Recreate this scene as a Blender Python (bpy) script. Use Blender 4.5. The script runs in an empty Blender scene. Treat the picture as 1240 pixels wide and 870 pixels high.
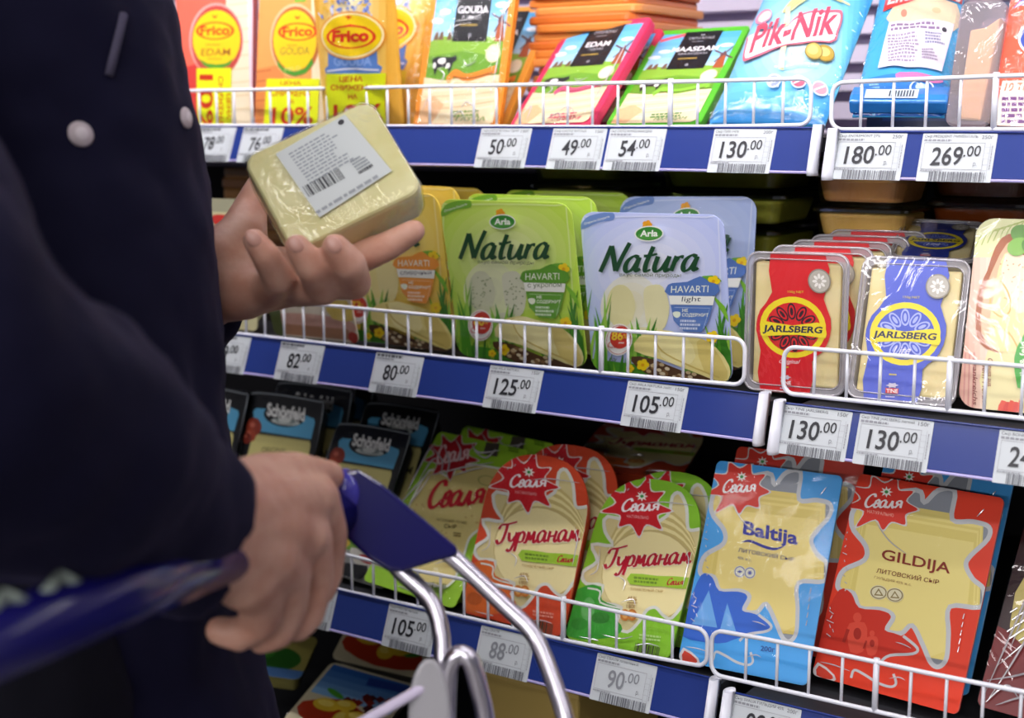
import bpy, bmesh, math, random
import numpy as np
from math import sin, cos, pi, radians
from mathutils import Vector, Matrix, geometry
from mathutils.bvhtree import BVHTree

# ------------------------------------------------------------------ camera, light, exposure
SC = bpy.context.scene
COL = SC.collection
F = 1722.0; YAW = radians(33.68); PIT = radians(9.49); CZ = 1.32
cd = bpy.data.cameras.new('camera'); cam = bpy.data.objects.new('camera', cd); COL.objects.link(cam)
cam.location = (0, 0, CZ); cam.rotation_euler = (pi/2 - PIT, 0, YAW)
cd.sensor_width = 36; cd.lens = F/1240*36; cd.clip_start = .02; cd.clip_end = 50
cd.dof.use_dof = True; cd.dof.focus_distance = 1.2; cd.dof.aperture_fstop = 4.6
SC.camera = cam
SC.view_settings.view_transform = 'Standard'; SC.view_settings.look = 'None'
SC.view_settings.gamma = 1; SC.view_settings.exposure = -0.36
SC.view_settings.use_curve_mapping = False
W = bpy.data.worlds.new('hall'); SC.world = W; W.use_nodes = True
W.node_tree.nodes['Background'].inputs[0].default_value = (.80, .82, 1, 1)
W.node_tree.nodes['Background'].inputs[1].default_value = .16
def area(name, loc, target, sx, sy, power, col=(1, 1, 1), spread=180):
    l = bpy.data.lights.new(name, 'AREA'); l.shape = 'RECTANGLE'; l.size = sx; l.size_y = sy
    l.energy = power; l.color = col; l.spread = radians(spread)
    o = bpy.data.objects.new(name, l); COL.objects.link(o); o.location = loc
    d = Vector(target) - Vector(loc)
    o.rotation_euler = d.to_track_quat('-Z', 'Y').to_euler(); return o
# tubes under the canopy of the case, ceiling tubes over the aisle, and added far rows for frontal fill
area('canopy_tube_light', (-.6, .98, 1.74), (-.6, 1.32, 1.32), 2.4, .05, 12.5, (1, .95, 1))
area('ceiling_and_fill_light', (-.5, -.2, 2.9), (-.5, .35, 0), 2.6, .12, 15, (1, .96, .97))
area('ceiling_and_fill_light', (-.3, -1.5, 2.9), (-.4, -.2, 0), 3.0, .12, 34, (1, .96, .97))
area('ceiling_and_fill_light', (.4, -3.4, 2.9), (-.3, 0, .6), 4.0, .14, 66, (1, .96, .97))  # unseen row, added to light the lower packs from the front
area('ceiling_and_fill_light', (.6, -8.0, 2.9), (-.3, 1.2, 1.2), 7.0, .20, 270, (1, .96, .97))  # unseen far row, added to send low fill into the shelf gaps
area('ceiling_and_fill_light', (1.9, .1, 2.9), (1.0, .5, 0), .12, 2.2, 12, (1, .96, .97))

# ------------------------------------------------------------------ helpers
def ray(px, py):
    x = (px-620)/F; u = -(py-435)/F
    d = cos(PIT)+u*sin(PIT); z = u*cos(PIT)-sin(PIT)
    return Vector((cos(YAW)*x-sin(YAW)*d, sin(YAW)*x+cos(YAW)*d, z))
def at(px, py, Y):
    r = ray(px, py); return r*(Y/r.y)+Vector((0, 0, CZ))
def P(px, py, d):
    return ray(px, py)*d+Vector((0, 0, CZ))

def lin(h):
    h = h.lstrip('#'); v = [int(h[i:i+2], 16)/255 for i in (0, 2, 4)]
    return tuple(((c+.055)/1.055)**2.4 if c > .04045 else c/12.92 for c in v)+(1,)
def mix(a, b, t):
    A = [int(a.lstrip('#')[i:i+2], 16) for i in (0, 2, 4)]; B = [int(b.lstrip('#')[i:i+2], 16) for i in (0, 2, 4)]
    return '#%02x%02x%02x' % tuple(round(x+(y-x)*t) for x, y in zip(A, B))
_M = {}
def mat(hexc, fin='card'):
    """a printed or painted surface of one colour"""
    k = (hexc, fin)
    if k in _M: return _M[k]
    m = bpy.data.materials.new(fin+hexc); m.use_nodes = True
    nt = m.node_tree; b = nt.nodes['Principled BSDF']; b.inputs['Base Color'].default_value = lin(hexc)
    S = dict(card=(.38, .45, 0), gloss=(.32, .5, .0), matte=(.65, .3, 0), paint=(.3, .5, 0), metal=(.28, .5, 0), plastic=(.14, .6, 0), rail=(.2, .5, 0),
             foil=(.3, .5, .6), rubber=(.5, .4, 0), cheese=(.42, .4, 0), skin=(.5, .35, 0), cloth=(.85, .12, 0))[fin]
    b.inputs['Roughness'].default_value = S[0]; b.inputs['Specular IOR Level'].default_value = S[1]
    if fin == 'cloth':
        b.inputs['Sheen Weight'].default_value = .09; b.inputs['Sheen Tint'].default_value = (.45, .4, .8, 1); b.inputs['Sheen Roughness'].default_value = .4
    if fin == 'metal': b.inputs['Metallic'].default_value = 1
    if fin in ('gloss', 'foil'):
        b.inputs['Coat Weight'].default_value = .7 if fin == 'foil' else .35; b.inputs['Coat Roughness'].default_value = .12
    if fin in ('gloss', 'foil', 'cheese', 'skin', 'cloth'):
        tc = nt.nodes.new('ShaderNodeTexCoord'); n = nt.nodes.new('ShaderNodeTexNoise'); bp = nt.nodes.new('ShaderNodeBump')
        sc, st, di = dict(gloss=(22, .12, .004), foil=(38, .38, .006), cheese=(60, .15, .002), skin=(160, .25, .0012), cloth=(900, .25, .001))[fin]
        n.inputs['Scale'].default_value = sc; n.inputs['Detail'].default_value = 2.5
        bp.inputs['Strength'].default_value = st; bp.inputs['Distance'].default_value = di
        nt.links.new(tc.outputs['Object'], n.inputs['Vector']); nt.links.new(n.outputs['Fac'], bp.inputs['Height'])
        nt.links.new(bp.outputs['Normal'], b.inputs['Normal'])
        if fin in ('gloss', 'foil'): nt.links.new(bp.outputs['Normal'], b.inputs['Coat Normal'])
        if fin in ('skin', 'cheese'):
            n2 = nt.nodes.new('ShaderNodeTexNoise'); n2.inputs['Scale'].default_value = 45 if fin == 'skin' else 30
            n2.inputs['Detail'].default_value = 4
            r = nt.nodes.new('ShaderNodeValToRGB'); c0 = lin(hexc)
            c1 = tuple(c*f for c, f in zip(c0[:3], (.86, .74, .70) if fin == 'skin' else (.88, .86, .72)))+(1,)
            r.color_ramp.elements[0].position = .35; r.color_ramp.elements[0].color = c1
            r.color_ramp.elements[1].position = .62; r.color_ramp.elements[1].color = c0
            nt.links.new(tc.outputs['Object'], n2.inputs['Vector']); nt.links.new(n2.outputs['Fac'], r.inputs['Fac'])
            nt.links.new(r.outputs['Color'], b.inputs['Base Color'])
            b.inputs['Subsurface Weight'].default_value = .12; b.inputs['Subsurface Radius'].default_value = (.01, .004, .002)
            b.inputs['Subsurface Scale'].default_value = .5
    _M[k] = m; return m
def clear(tint='#ffffff', rough=.06, crinkle=0., refl=.12, scale=26., name='clear_plastic', milky=0., fres=.13):
    k = (tint, rough, crinkle, refl, scale, milky, fres)
    if k in _M: return _M[k]
    m = bpy.data.materials.new(name); m.use_nodes = True; nt = m.node_tree; nt.nodes.clear()
    o = nt.nodes.new('ShaderNodeOutputMaterial'); mx = nt.nodes.new('ShaderNodeMixShader')
    t = nt.nodes.new('ShaderNodeBsdfTransparent'); g = nt.nodes.new('ShaderNodeBsdfGlossy')
    t.inputs[0].default_value = lin(tint); g.inputs['Roughness'].default_value = rough
    lw = nt.nodes.new('ShaderNodeLayerWeight'); lw.inputs[0].default_value = .25
    ad = nt.nodes.new('ShaderNodeMath'); ad.operation = 'MULTIPLY_ADD'; ad.inputs[1].default_value = fres; ad.inputs[2].default_value = refl
    ad.use_clamp = True
    nt.links.new(lw.outputs['Fresnel'], ad.inputs[0]); nt.links.new(ad.outputs[0], mx.inputs[0])
    base = t
    if milky:
        df = nt.nodes.new('ShaderNodeBsdfDiffuse'); df.inputs[0].default_value = lin('#e6e3e8'); m2 = nt.nodes.new('ShaderNodeMixShader')
        m2.inputs[0].default_value = milky; nt.links.new(t.outputs[0], m2.inputs[1]); nt.links.new(df.outputs[0], m2.inputs[2]); base = m2
    nt.links.new(base.outputs[0], mx.inputs[1]); nt.links.new(g.outputs[0], mx.inputs[2]); nt.links.new(mx.outputs[0], o.inputs[0])
    if crinkle:
        tc = nt.nodes.new('ShaderNodeTexCoord'); mp = nt.nodes.new('ShaderNodeMapping'); mp.inputs['Scale'].default_value = (1.5, 1, .8)
        n = nt.nodes.new('ShaderNodeTexNoise'); n.inputs['Scale'].default_value = scale; n.inputs['Detail'].default_value = 3.5
        n.inputs['Distortion'].default_value = 1.2
        bp = nt.nodes.new('ShaderNodeBump'); bp.inputs['Strength'].default_value = crinkle; bp.inputs['Distance'].default_value = .012
        nt.links.new(tc.outputs['Object'], mp.inputs[0]); nt.links.new(mp.outputs[0], n.inputs['Vector'])
        nt.links.new(n.outputs['Fac'], bp.inputs['Height']); nt.links.new(bp.outputs[0], g.inputs['Normal']); nt.links.new(bp.outputs[0], lw.inputs['Normal'])
    _M[k] = m; return m

class MB:
    def __init__(s): s.v = []; s.f = []; s.m = []; s.mats = []
    def mi(s, m):
        if m not in s.mats: s.mats.append(m)
        return s.mats.index(m)
    def add(s, vs, fs, m):
        b = len(s.v); k = s.mi(m); s.v += [tuple(v) for v in vs]
        for f in fs: s.f.append(tuple(b+i for i in f)); s.m.append(k)
    def box(s, c, sz, m, R=None):
        c = Vector(c); vs = []
        for i in range(8):
            q = Vector(((i & 1)-.5, (i >> 1 & 1)-.5, (i >> 2)-.5)); q = Vector((q.x*sz[0], q.y*sz[1], q.z*sz[2]))
            vs.append(c+(R @ q if R else q))
        s.add(vs, [(0, 2, 3, 1), (4, 5, 7, 6), (0, 1, 5, 4), (2, 6, 7, 3), (0, 4, 6, 2), (1, 3, 7, 5)], m)
    def tube(s, pts, r, m, n=10, closed=False, cap=True):
        pts = [Vector(p) for p in pts]; N = len(pts); rs = r if isinstance(r, (list, tuple)) else [r]*N
        vs = []; fs = []; prev = None
        for i in range(N):
            a = pts[(i-1) % N] if closed or i > 0 else pts[i]; b = pts[(i+1) % N] if closed or i < N-1 else pts[i]
            t = (b-a).normalized()
            if prev is None: nrm = t.orthogonal().normalized()
            else:
                nrm = prev-t*prev.dot(t); nrm.normalize()
            prev = nrm; bn = t.cross(nrm)
            for k in range(n): vs.append(pts[i]+(nrm*cos(2*pi*k/n)+bn*sin(2*pi*k/n))*rs[i])
        for i in range(N if closed else N-1):
            for k in range(n):
                j = (i+1) % N
                fs.append((i*n+k, i*n+(k+1) % n, j*n+(k+1) % n, j*n+k))
        if cap and not closed:
            fs.append(tuple(reversed(range(n)))); fs.append(tuple((N-1)*n+k for k in range(n)))
        s.add(vs, fs, m)
    def loft(s, rings, m, cap=True):
        n = len(rings[0]); vs = [p for r in rings for p in r]; fs = []
        for i in range(len(rings)-1):
            for k in range(n): fs.append((i*n+k, i*n+(k+1) % n, (i+1)*n+(k+1) % n, (i+1)*n+k))
        if cap:
            fs.append(tuple(reversed(range(n)))); fs.append(tuple((len(rings)-1)*n+k for k in range(n)))
        s.add(vs, fs, m)
    def build(s, name, parent=None, smooth=False, kind=None):
        me = bpy.data.meshes.new(name); me.from_pydata(s.v, [], s.f)
        for m in s.mats: me.materials.append(m)
        me.polygons.foreach_set('material_index', s.m)
        if smooth: me.polygons.foreach_set('use_smooth', [True]*len(s.f))
        me.update()
        o = bpy.data.objects.new(name, me); COL.objects.link(o)
        if parent: o.parent = parent
        if kind: o['kind'] = kind
        return o
def bevel(o, w, n=2):
    b = o.modifiers.new('bevel', 'BEVEL'); b.width = w; b.segments = n; b.limit_method = 'ANGLE'; return o
def tag(o, label, cat, group=None):
    o['label'] = label; o['category'] = cat
    if group: o['group'] = group
    return o
def empty(name, loc, R=None):
    o = bpy.data.objects.new(name, None); COL.objects.link(o); o.empty_display_size = .03
    M = (R.to_4x4() if R else Matrix.Identity(4)); M.translation = Vector(loc); o.matrix_world = M; return o
def copy_thing(root, off, label, name=None):
    c = root.copy(); COL.objects.link(c); c.location = root.location+Vector(off); c['label'] = label
    if name: c.name = name
    for ch in root.children:
        d = ch.copy(); COL.objects.link(d); d.parent = c
        for g in ch.children:
            e = g.copy(); COL.objects.link(e); e.parent = d
    return c
def smooth_path(pts, closed=False, n=5):
    pts = [tuple(p) for p in pts]; N = len(pts)
    if N < 3 and not closed: return pts
    out = []
    for i in range(N if closed else N-1):
        g = lambda j: pts[j % N] if closed else pts[max(0, min(N-1, j))]
        p0, p1, p2, p3 = (np.array(g(i+k), float) for k in (-1, 0, 1, 2))
        for k in range(n):
            t = k/n
            out.append(tuple(.5*((2*p1)+(-p0+p2)*t+(2*p0-5*p1+4*p2-p3)*t*t+(-p0+3*p1-3*p2+p3)*t**3)))
    if not closed: out.append(pts[-1])
    return out

# ------------------------------------------------------------------ lettering
_T = {}
def text_tris(s, bold=0., shear=0.):
    k = (s, bold, shear)
    if k in _T: return _T[k]
    c = bpy.data.curves.new('lettering', 'FONT'); c.body = s; c.resolution_u = 3; c.offset = bold; c.shear = shear
    o = bpy.data.objects.new('lettering', c); me = bpy.data.meshes.new_from_object(o)
    me.calc_loop_triangles()
    v = np.array([x.co[:2] for x in me.vertices]); lo, hi = v.min(0), v.max(0); v = (v-lo)/np.maximum(hi-lo, 1e-6)
    tr = [[tuple(v[i]) for i in t.vertices] for t in me.loop_triangles]
    bpy.data.objects.remove(o); bpy.data.curves.remove(c); bpy.data.meshes.remove(me)
    _T[k] = tr; return tr
GL = {  # brush letters: strokes, advance
 'N': ([[(0, 0), (.07, .45), (.13, .95)], [(.13, .95), (.28, .5), (.43, .03)], [(.43, .03), (.5, .5), (.62, 1.05)]], .64),
 'a': ([[(.34, .5), (.2, .56), (.06, .4), (.03, .15), (.12, 0), (.26, .12), (.36, .5)], [(.36, .52), (.33, .15), (.38, .02), (.46, .1)]], .47),
 't': ([[(.2, .9), (.12, .3), (.15, .02), (.29, .06)], [(0, .56), (.16, .57), (.36, .63)]], .36),
 'u': ([[(.04, .54), (.02, .15), (.1, 0), (.24, .12), (.36, .52)], [(.36, .54), (.33, .12), (.38, 0), (.46, .08)]], .48),
 'r': ([[(.08, .54), (.03, 0)], [(.05, .28), (.16, .5), (.28, .5)]], .3),
 'С': ([[(.5, .8), (.44, 1), (.25, .96), (.08, .65), (.04, .28), (.14, .02), (.32, .02), (.5, .25)]], .5),
 'в': ([[(.11, .52), (.06, .28), (.02, .02)], [(.08, .5), (.2, .58), (.28, .46), (.2, .33), (.08, .3)], [(.08, .3), (.24, .3), (.28, .14), (.18, .0), (.02, .03)]], .33),
 'л': ([[(-.02, .08), (.06, 0), (.14, .25), (.22, .54)], [(.22, .54), (.24, .2), (.31, 0), (.4, .1)]], .41),
 'я': ([[(.33, 0), (.33, .54)], [(.33, .54), (.14, .54), (.07, .4), (.16, .27), (.31, .29)], [(.17, .27), (.02, 0)]], .4),
 'Г': ([[(-.06, .2), (.04, 0), (.2, .12), (.3, .5), (.36, .94)], [(.0, .72), (.1, .92), (.35, .95), (.75, 1.06)]], .44),
 'у': ([[(.04, .54), (.06, .2), (.18, .12), (.31, .35)], [(.37, .54), (.28, -.05), (.14, -.4), (.0, -.3)]], .38),
 'р': ([[(.1, .54), (.05, .1), (-.03, -.42)], [(.08, .32), (.2, .54), (.33, .42), (.27, .08), (.1, .04)]], .37),
 'м': ([[(0, .06), (.06, .02), (.15, .54)], [(.15, .54), (.23, .1)], [(.23, .1), (.4, .56)], [(.4, .56), (.39, .1), (.46, .0), (.54, .12)]], .54),
 'н': ([[(.08, .54), (.03, 0)], [(.05, .26), (.33, .3)], [(.37, .54), (.31, .1), (.38, 0), (.45, .1)]], .46),
}
GL['\u0430'] = GL['a']
def word_width(w): return sum(GL[c][1] for c in w)
# ------------------------------------------------------------------ packs with printed faces
PK = {
 'T1': ((212, -40, 308, -40, 304, 152, 214, 152), (-1.2220, 1.2054, 1.3132, 0.1166, 0.0342, -0.0225, 0.1113, 0.1819)),
 'T2': ((315, -40, 412, -40, 402, 152, 309, 152), (-1.0977, 1.2054, 1.3137, 0.1119, 0.0823, -0.0223, 0.1062, 0.1755)),
 'T3': ((376, -40, 476, -40, 490, 152, 394, 152), (-0.9948, 1.2055, 1.3136, 0.1102, -0.1514, -0.0217, 0.1022, 0.1673)),
 'T4': ((450, -40, 530, -40, 500, 150, 425, 150), (-1.0072, 1.2503, 1.3155, 0.0557, 0.2340, -0.0251, 0.0866, 0.1790)),
 'T5': ((526, -30, 628, -30, 604, 152, 500, 152), (-0.8737, 1.2053, 1.3147, 0.1209, 0.2578, -0.0195, 0.1002, 0.1605)),
 'T6': ((575, 10, 671, 8, 612, 150, 515, 150), (-0.8830, 1.2351, 1.3169, 0.0026, 0.6283, -0.0120, 0.1034, 0.1555)),
 'T8': ((689, 33, 791, 19, 716, 152, 617, 152), (-0.7588, 1.2050, 1.3159, -0.2140, 0.7114, 0.0247, 0.1144, 0.1383)),
 'T9': ((700, 42, 806, 34, 745, 150, 645, 150), (-0.7589, 1.2501, 1.3170, -0.1698, 0.6699, 0.0076, 0.1139, 0.1218)),
 'T10': ((800, 39, 908, 30, 849, 152, 731, 152), (-0.6448, 1.2050, 1.3164, 0.0249, 0.8881, 0.0187, 0.1001, 0.1515)),
 'T11': ((935, -25, 1072, -25, 1005, 153, 858, 153), (-0.5290, 1.2050, 1.3159, 0.0646, 0.8095, -0.0209, 0.1090, 0.2029)),
 'T12': ((1074, -25, 1168, -25, 1146, 140, 1030, 140), (-0.4084, 1.2062, 1.3235, 0.2153, 0.9142, -0.0087, 0.0765, 0.2114)),
 'T13': ((1161, 0, 1224, 0, 1195, 152, 1147, 152), (-0.3493, 1.2053, 1.3155, -0.0369, 0.1765, -0.0293, 0.0381, 0.1054)),
 'T14': ((1224, -10, 1330, -10, 1300, 152, 1200, 152), (-0.2971, 1.2053, 1.3158, -0.0232, 0.2748, -0.0267, 0.0671, 0.1126)),
 'M0': ((218, 238, 302, 243, 312, 400, 232, 394), (-1.1725, 1.1627, 1.0858, 0.0588, -0.0624, -0.0015, 0.1012, 0.1488)),
 'M1': ((318, 340, 420, 350, 437, 412, 333, 402), (-1.0183, 1.1463, 1.0880, -0.0180, -0.2413, 0.0068, 0.1228, 0.0646)),
 'M2': ((384, 228, 530, 236, 553, 424, 409, 406), (-0.9130, 1.1505, 1.0908, -0.0193, -0.1829, -0.0104, 0.1587, 0.1625)),
 'M3': ((533, 241, 690, 247, 713, 445, 556, 428), (-0.7513, 1.1445, 1.0889, -0.0419, -0.1840, 0.0069, 0.1536, 0.1596)),
 'M4': ((702, 257, 876, 260, 888, 465, 718, 447), (-0.5983, 1.1434, 1.0885, -0.0615, -0.1277, 0.0207, 0.1496, 0.1521)),
 'M4b': ((751, 236, 918, 240, 905, 445, 742, 440), (-0.6018, 1.1856, 1.0919, 0.0945, 0.1564, 0.0253, 0.1367, 0.1604)),
 'M6': ((904, 303, 1030, 309, 1022, 480, 901, 472), (-0.4676, 1.1399, 1.0878, 0.0760, 0.0356, 0.0121, 0.0904, 0.1218)),
 'M7': ((1048, 310, 1175, 315, 1158, 495, 1022, 480), (-0.3737, 1.1376, 1.0904, 0.0543, 0.3094, 0.0037, 0.0902, 0.1229)),
 'M7b': ((1098, 266, 1190, 270, 1180, 318, 1075, 312), (-0.3739, 1.2043, 1.2034, 0.2156, 1.3639, -0.0198, 0.0720, 0.1232)),
 'M8': ((1186, 264, 1310, 268, 1290, 505, 1158, 490), (-0.2862, 1.1446, 1.0917, 0.0250, 0.2310, 0.0061, 0.0817, 0.1549)),
 'L0': ((222, 462, 300, 474, 262, 660, 172, 640), (-1.1875, 1.0945, 0.8512, 0.0279, 0.3769, -0.0105, 0.1093, 0.1778)),
 'L1': ((304, 472, 394, 484, 360, 668, 268, 650), (-1.0823, 1.1144, 0.8538, 0.0312, 0.3346, 0.0030, 0.1106, 0.1718)),
 'L2': ((411, 511, 509, 523, 450, 705, 350, 680), (-0.9630, 1.0906, 0.8524, -0.0558, 0.5355, 0.0205, 0.1080, 0.1645)),
 'L3': ((528, 523, 640, 545, 552, 740, 432, 700), (-0.8455, 1.0792, 0.8523, -0.0711, 0.7022, -0.0332, 0.1220, 0.1801)),
 'L4': ((602, 545, 722, 560, 683, 775, 558, 740), (-0.7169, 1.0743, 0.8481, -0.0733, 0.3579, 0.0181, 0.1219, 0.1638)),
 'L5': ((740, 505, 860, 515, 822, 585, 690, 562), (-0.6979, 1.2547, 0.9608, 0.2576, 1.4301, -0.0520, 0.1181, 0.1641)),
 'L6': ((742, 577, 864, 588, 815, 805, 686, 772), (-0.6005, 1.0705, 0.8493, -0.0593, 0.5148, 0.0385, 0.1118, 0.1614)),
 'L7': ((867, 557, 1022, 578, 978, 831, 819, 801), (-0.4818, 1.0796, 0.8501, 0.0807, 0.4712, -0.0043, 0.1165, 0.1838)),
 'L7b': ((895, 541, 1046, 558, 1010, 800, 850, 770), (-0.4815, 1.1317, 0.8567, 0.0644, 0.4553, 0.0074, 0.1212, 0.1798)),
 'L8': ((1041, 576, 1217, 602, 1160, 868, 984, 815), (-0.3629, 1.0973, 0.8522, -0.1172, 0.4233, 0.0015, 0.1296, 0.1791)),
 'L9': ((1240, 610, 1350, 625, 1290, 890, 1172, 845), (-0.2515, 1.1067, 0.8546, -0.0352, 0.5788, -0.0444, 0.0761, 0.1779)),
 'L10': ((395, 640, 475, 662, 462, 712, 395, 690), (-0.9273, 1.0928, 0.8482, -0.0453, 0.1701, -0.0437, 0.0852, 0.0470)),
 'B1': ((403, 805, 500, 828, 450, 910, 340, 870), (-0.9185, 1.0332, 0.7018, 0.1816, 1.2717, -0.1002, 0.1035, 0.1031)),
 'B2': ((405, 765, 510, 787, 485, 815, 375, 795), (-0.9450, 1.1450, 0.7300, 0.2888, 1.0500, -0.1128, 0.1022, 0.0977)),
 'B3': ((320, 768, 402, 780, 385, 830, 300, 815), (-1.0330, 1.0671, 0.7283, 0.4151, 1.2331, -0.0665, 0.0790, 0.0709)),
}

def homog(src, dst):
    A = []; B = []
    for (x, y), (u, v) in zip(src, dst):
        A += [[x, y, 1, 0, 0, 0, -u*x, -u*y], [0, 0, 0, x, y, 1, -v*x, -v*y]]; B += [u, v]
    return np.append(np.linalg.solve(np.array(A, float), np.array(B, float)), 1).reshape(3, 3)
def frame(pose):
    x, y, z, yaw, lean, roll, w, h = pose
    u = Vector((cos(yaw)*cos(roll), sin(yaw)*cos(roll), sin(roll)))
    v0 = Vector((-sin(yaw)*sin(lean), cos(yaw)*sin(lean), cos(lean)))
    v = (v0-u*u.dot(v0)).normalized(); n = v.cross(u)
    return Vector((x, y, z)), Matrix((u, n, v)).transposed(), w, h
def rrect(w, h, r, n=5):
    o = []
    for cx, cy, a in ((w/2-r, r, -90), (w/2-r, h-r, 0), (-w/2+r, h-r, 90), (-w/2+r, r, 180)):
        for k in range(n+1):
            t = radians(a+90*k/n); o.append((cx+r*cos(t), cy+r*sin(t)))
    return o
def arch(w, h, top, r=.008, n=5):
    o = []
    for cx, cy, a in ((-w/2+r, r, 180), (w/2-r, r, 270)):
        for k in range(n+1):
            t = radians(a+90*k/n); o.append((cx+r*cos(t), cy+r*sin(t)))
    for k in range(25):
        t = pi*k/24; e = .82
        o.append((w/2*math.copysign(abs(cos(t))**e, cos(t)), h-top+top*sin(t)**e))
    return o
def clip_tri(t, ol):
    poly = list(t)
    for i in range(len(ol)):
        a = ol[i]; b = ol[(i+1) % len(ol)]; ex, ey = b[0]-a[0], b[1]-a[1]
        if ex*ex+ey*ey < 1e-14: continue
        d = [ex*(p[1]-a[1])-ey*(p[0]-a[0]) for p in poly]
        if all(x >= -1e-12 for x in d): continue
        q = []
        for j in range(len(poly)):
            p, r, dp, dr = poly[j], poly[(j+1) % len(poly)], d[j], d[(j+1) % len(poly)]
            if dp >= 0: q.append(p)
            if (dp > 0 > dr) or (dp < 0 < dr):
                s = dp/(dp-dr); q.append((p[0]+(r[0]-p[0])*s, p[1]+(r[1]-p[1])*s))
        poly = q
        if len(poly) < 3: return []
    return [(poly[0], poly[i], poly[i+1]) for i in range(1, len(poly)-1)]
class Pack:
    """One wrapped product: an Empty at its base, body parts behind the face, printed parts on it.
    Print is laid out in design coordinates that are mapped onto the pack's own rectangle."""
    def __init__(s, key, name, label, cat='cheese pack', group=None, shape='rr', r=.008, thick=.018, body='#dddddd', fin='card', bulge=0,
                 crop=(0, 0, 1), ref=None, pose=None, size=None, shell='tray', body_mat=None):
        if pose is None: quad, pose = PK[key]
        else: quad = None
        loc, R, s.w, s.h = pose if len(pose) == 4 else frame(pose)
        s.root = tag(empty(name, loc, R), label, cat, group)
        s.fin = fin; s.bulge = bulge; s.z = 0; s.parts = {}; s.cur = None
        w, h = s.w, s.h
        s.ol = rrect(w, h, r) if shape == 'rr' else arch(w, h, shape)
        s.unit_()
        if quad and (ref or crop[2] != 1): s.ref(ref or key, crop)
        bm = body_mat or mat(body, fin)
        if shell == 'bag': s.bag(bm, bulge)
        elif shell == 'tray': s.tray(bm, thick)
        elif shell == 'slab': s.slab_body(bm, thick)
    # ---- layout
    def ref(s, key, crop=(0, 0, 1)):
        q = PK[key][0]; c = [(q[0], q[1]), (q[2], q[3]), (q[4], q[5]), (q[6], q[7])]
        s.H = homog([((x-crop[0])*crop[2], (y-crop[1])*crop[2]) for x, y in c], [(-.5, 1), (.5, 1), (.5, 0), (-.5, 0)])
    def unit_(s):
        s.H = np.array([[1, 0, -.5], [0, -1, 1], [0, 0, 1.]])
    def uv(s, p):
        a = s.H @ np.array((p[0], p[1], 1.)); return (a[0]/a[2]*s.w, a[1]/a[2]*s.h)
    # ---- body
    def bag(s, m, B):
        b = MB(); n = 20; vs = []; fs = []
        for sg in (1, -1):
            o = len(vs)
            for j in range(n+1):
                for i in range(n+1):
                    u = (i/n-.5)*s.w; v = j/n*s.h; k = s.bf(u, v)
                    vs.append((u, -k if sg > 0 else k*.9+.0008, v))
            for j in range(n):
                for i in range(n):
                    a = o+j*(n+1)+i; fs.append((a, a+1, a+n+2, a+n+1) if sg > 0 else (a, a+n+1, a+n+2, a+1))
        b.add(vs, fs, m); b.build('pouch', s.root, True)
    def bf(s, u, v):
        if not s.bulge: return 0.
        a = min(1, abs(2*u/s.w)); c = min(1, abs(2*v/s.h-1))
        return s.bulge*max(0, (1-a**2.5)*(1-c**6))**.6+.0012*s.bulge/.01*sin(u*190+v*70)*sin(v*140-u*60)*(1-a)*(1-c**4)
    def tray(s, m, t):
        b = MB(); sc = lambda k: [(u*k, s.h/2+(v-s.h/2)*k) for u, v in s.ol]
        rings = [[(u, y, v) for u, v in sc(k)] for k, y in ((1, 0), (1, .0012), (.92, .0013), (.90, t*.6), (.86, t))]
        b.loft(rings, m); b.build('tray', s.root)
    def slab_body(s, m, t):
        b = MB(); sc = lambda k: [(u*k, s.h/2+(v-s.h/2)*k) for u, v in s.ol]
        b.loft([[(u, y, v) for u, v in sc(k)] for k, y in ((.985, 0), (1, .002), (1, t-.002), (.985, t))], m); b.build('body', s.root)
    # ---- print
    def part(s, name, lift=0):
        s.cur = s.parts.setdefault(name, MB()); s.z += lift; return s
    def emit(s, tris, m, dz=2.8e-5):
        s.z += dz*(4.5 if s.bulge else 1); vs = []
        if s.cur is None: s.part('printed_film')
        L = .006
        for t in tris:
            for c in clip_tri(t if ((t[1][0]-t[0][0])*(t[2][1]-t[0][1])-(t[1][1]-t[0][1])*(t[2][0]-t[0][0])) > 0 else (t[0], t[2], t[1]), s.ol):
                if s.bulge:
                    st = [c]
                    while st:
                        q = st.pop(); e = [math.dist(q[i], q[(i+1) % 3]) for i in range(3)]; i = e.index(max(e))
                        if e[i] > L:
                            a, b2, c2 = q[i], q[(i+1) % 3], q[(i+2) % 3]; mm = ((a[0]+b2[0])/2, (a[1]+b2[1])/2)
                            st += [(a, mm, c2), (mm, b2, c2)]
                        else: vs += q
                else: vs += c
        s.cur.add([(u, -s.z-.0002-s.bf(u, v), v) for u, v in vs], [(i, i+1, i+2) for i in range(0, len(vs), 3)], m)
    def tess(s, loops):
        flat = [p for l in loops for p in l]
        return [[flat[i] for i in t] for t in geometry.tessellate_polygon([[Vector((p[0]*100, p[1]*100, 0)) for p in l] for l in loops])]
    def poly(s, pts, c, sm=0, holes=(), m=None, closed=True):
        f = lambda q: [s.uv(p) for p in (smooth_path(q, True, sm) if sm else q)]
        s.emit(s.tess([f(pts)]+[f(h) for h in holes]), m or mat(c, s.fin))
    def full(s, c): s.emit(s.tess([s.ol]), mat(c, s.fin))
    def ell(s, cx, cy, rx, ry, c, rot=0, n=28, hole=0, m=None):
        ca, sa = cos(radians(rot)), sin(radians(rot))
        E = lambda k: [(cx+rx*k*cos(2*pi*i/n)*ca-ry*k*sin(2*pi*i/n)*sa, cy+rx*k*cos(2*pi*i/n)*sa+ry*k*sin(2*pi*i/n)*ca) for i in range(n)]
        s.poly(E(1), c, holes=[E(hole)] if hole else (), m=m)
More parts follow.
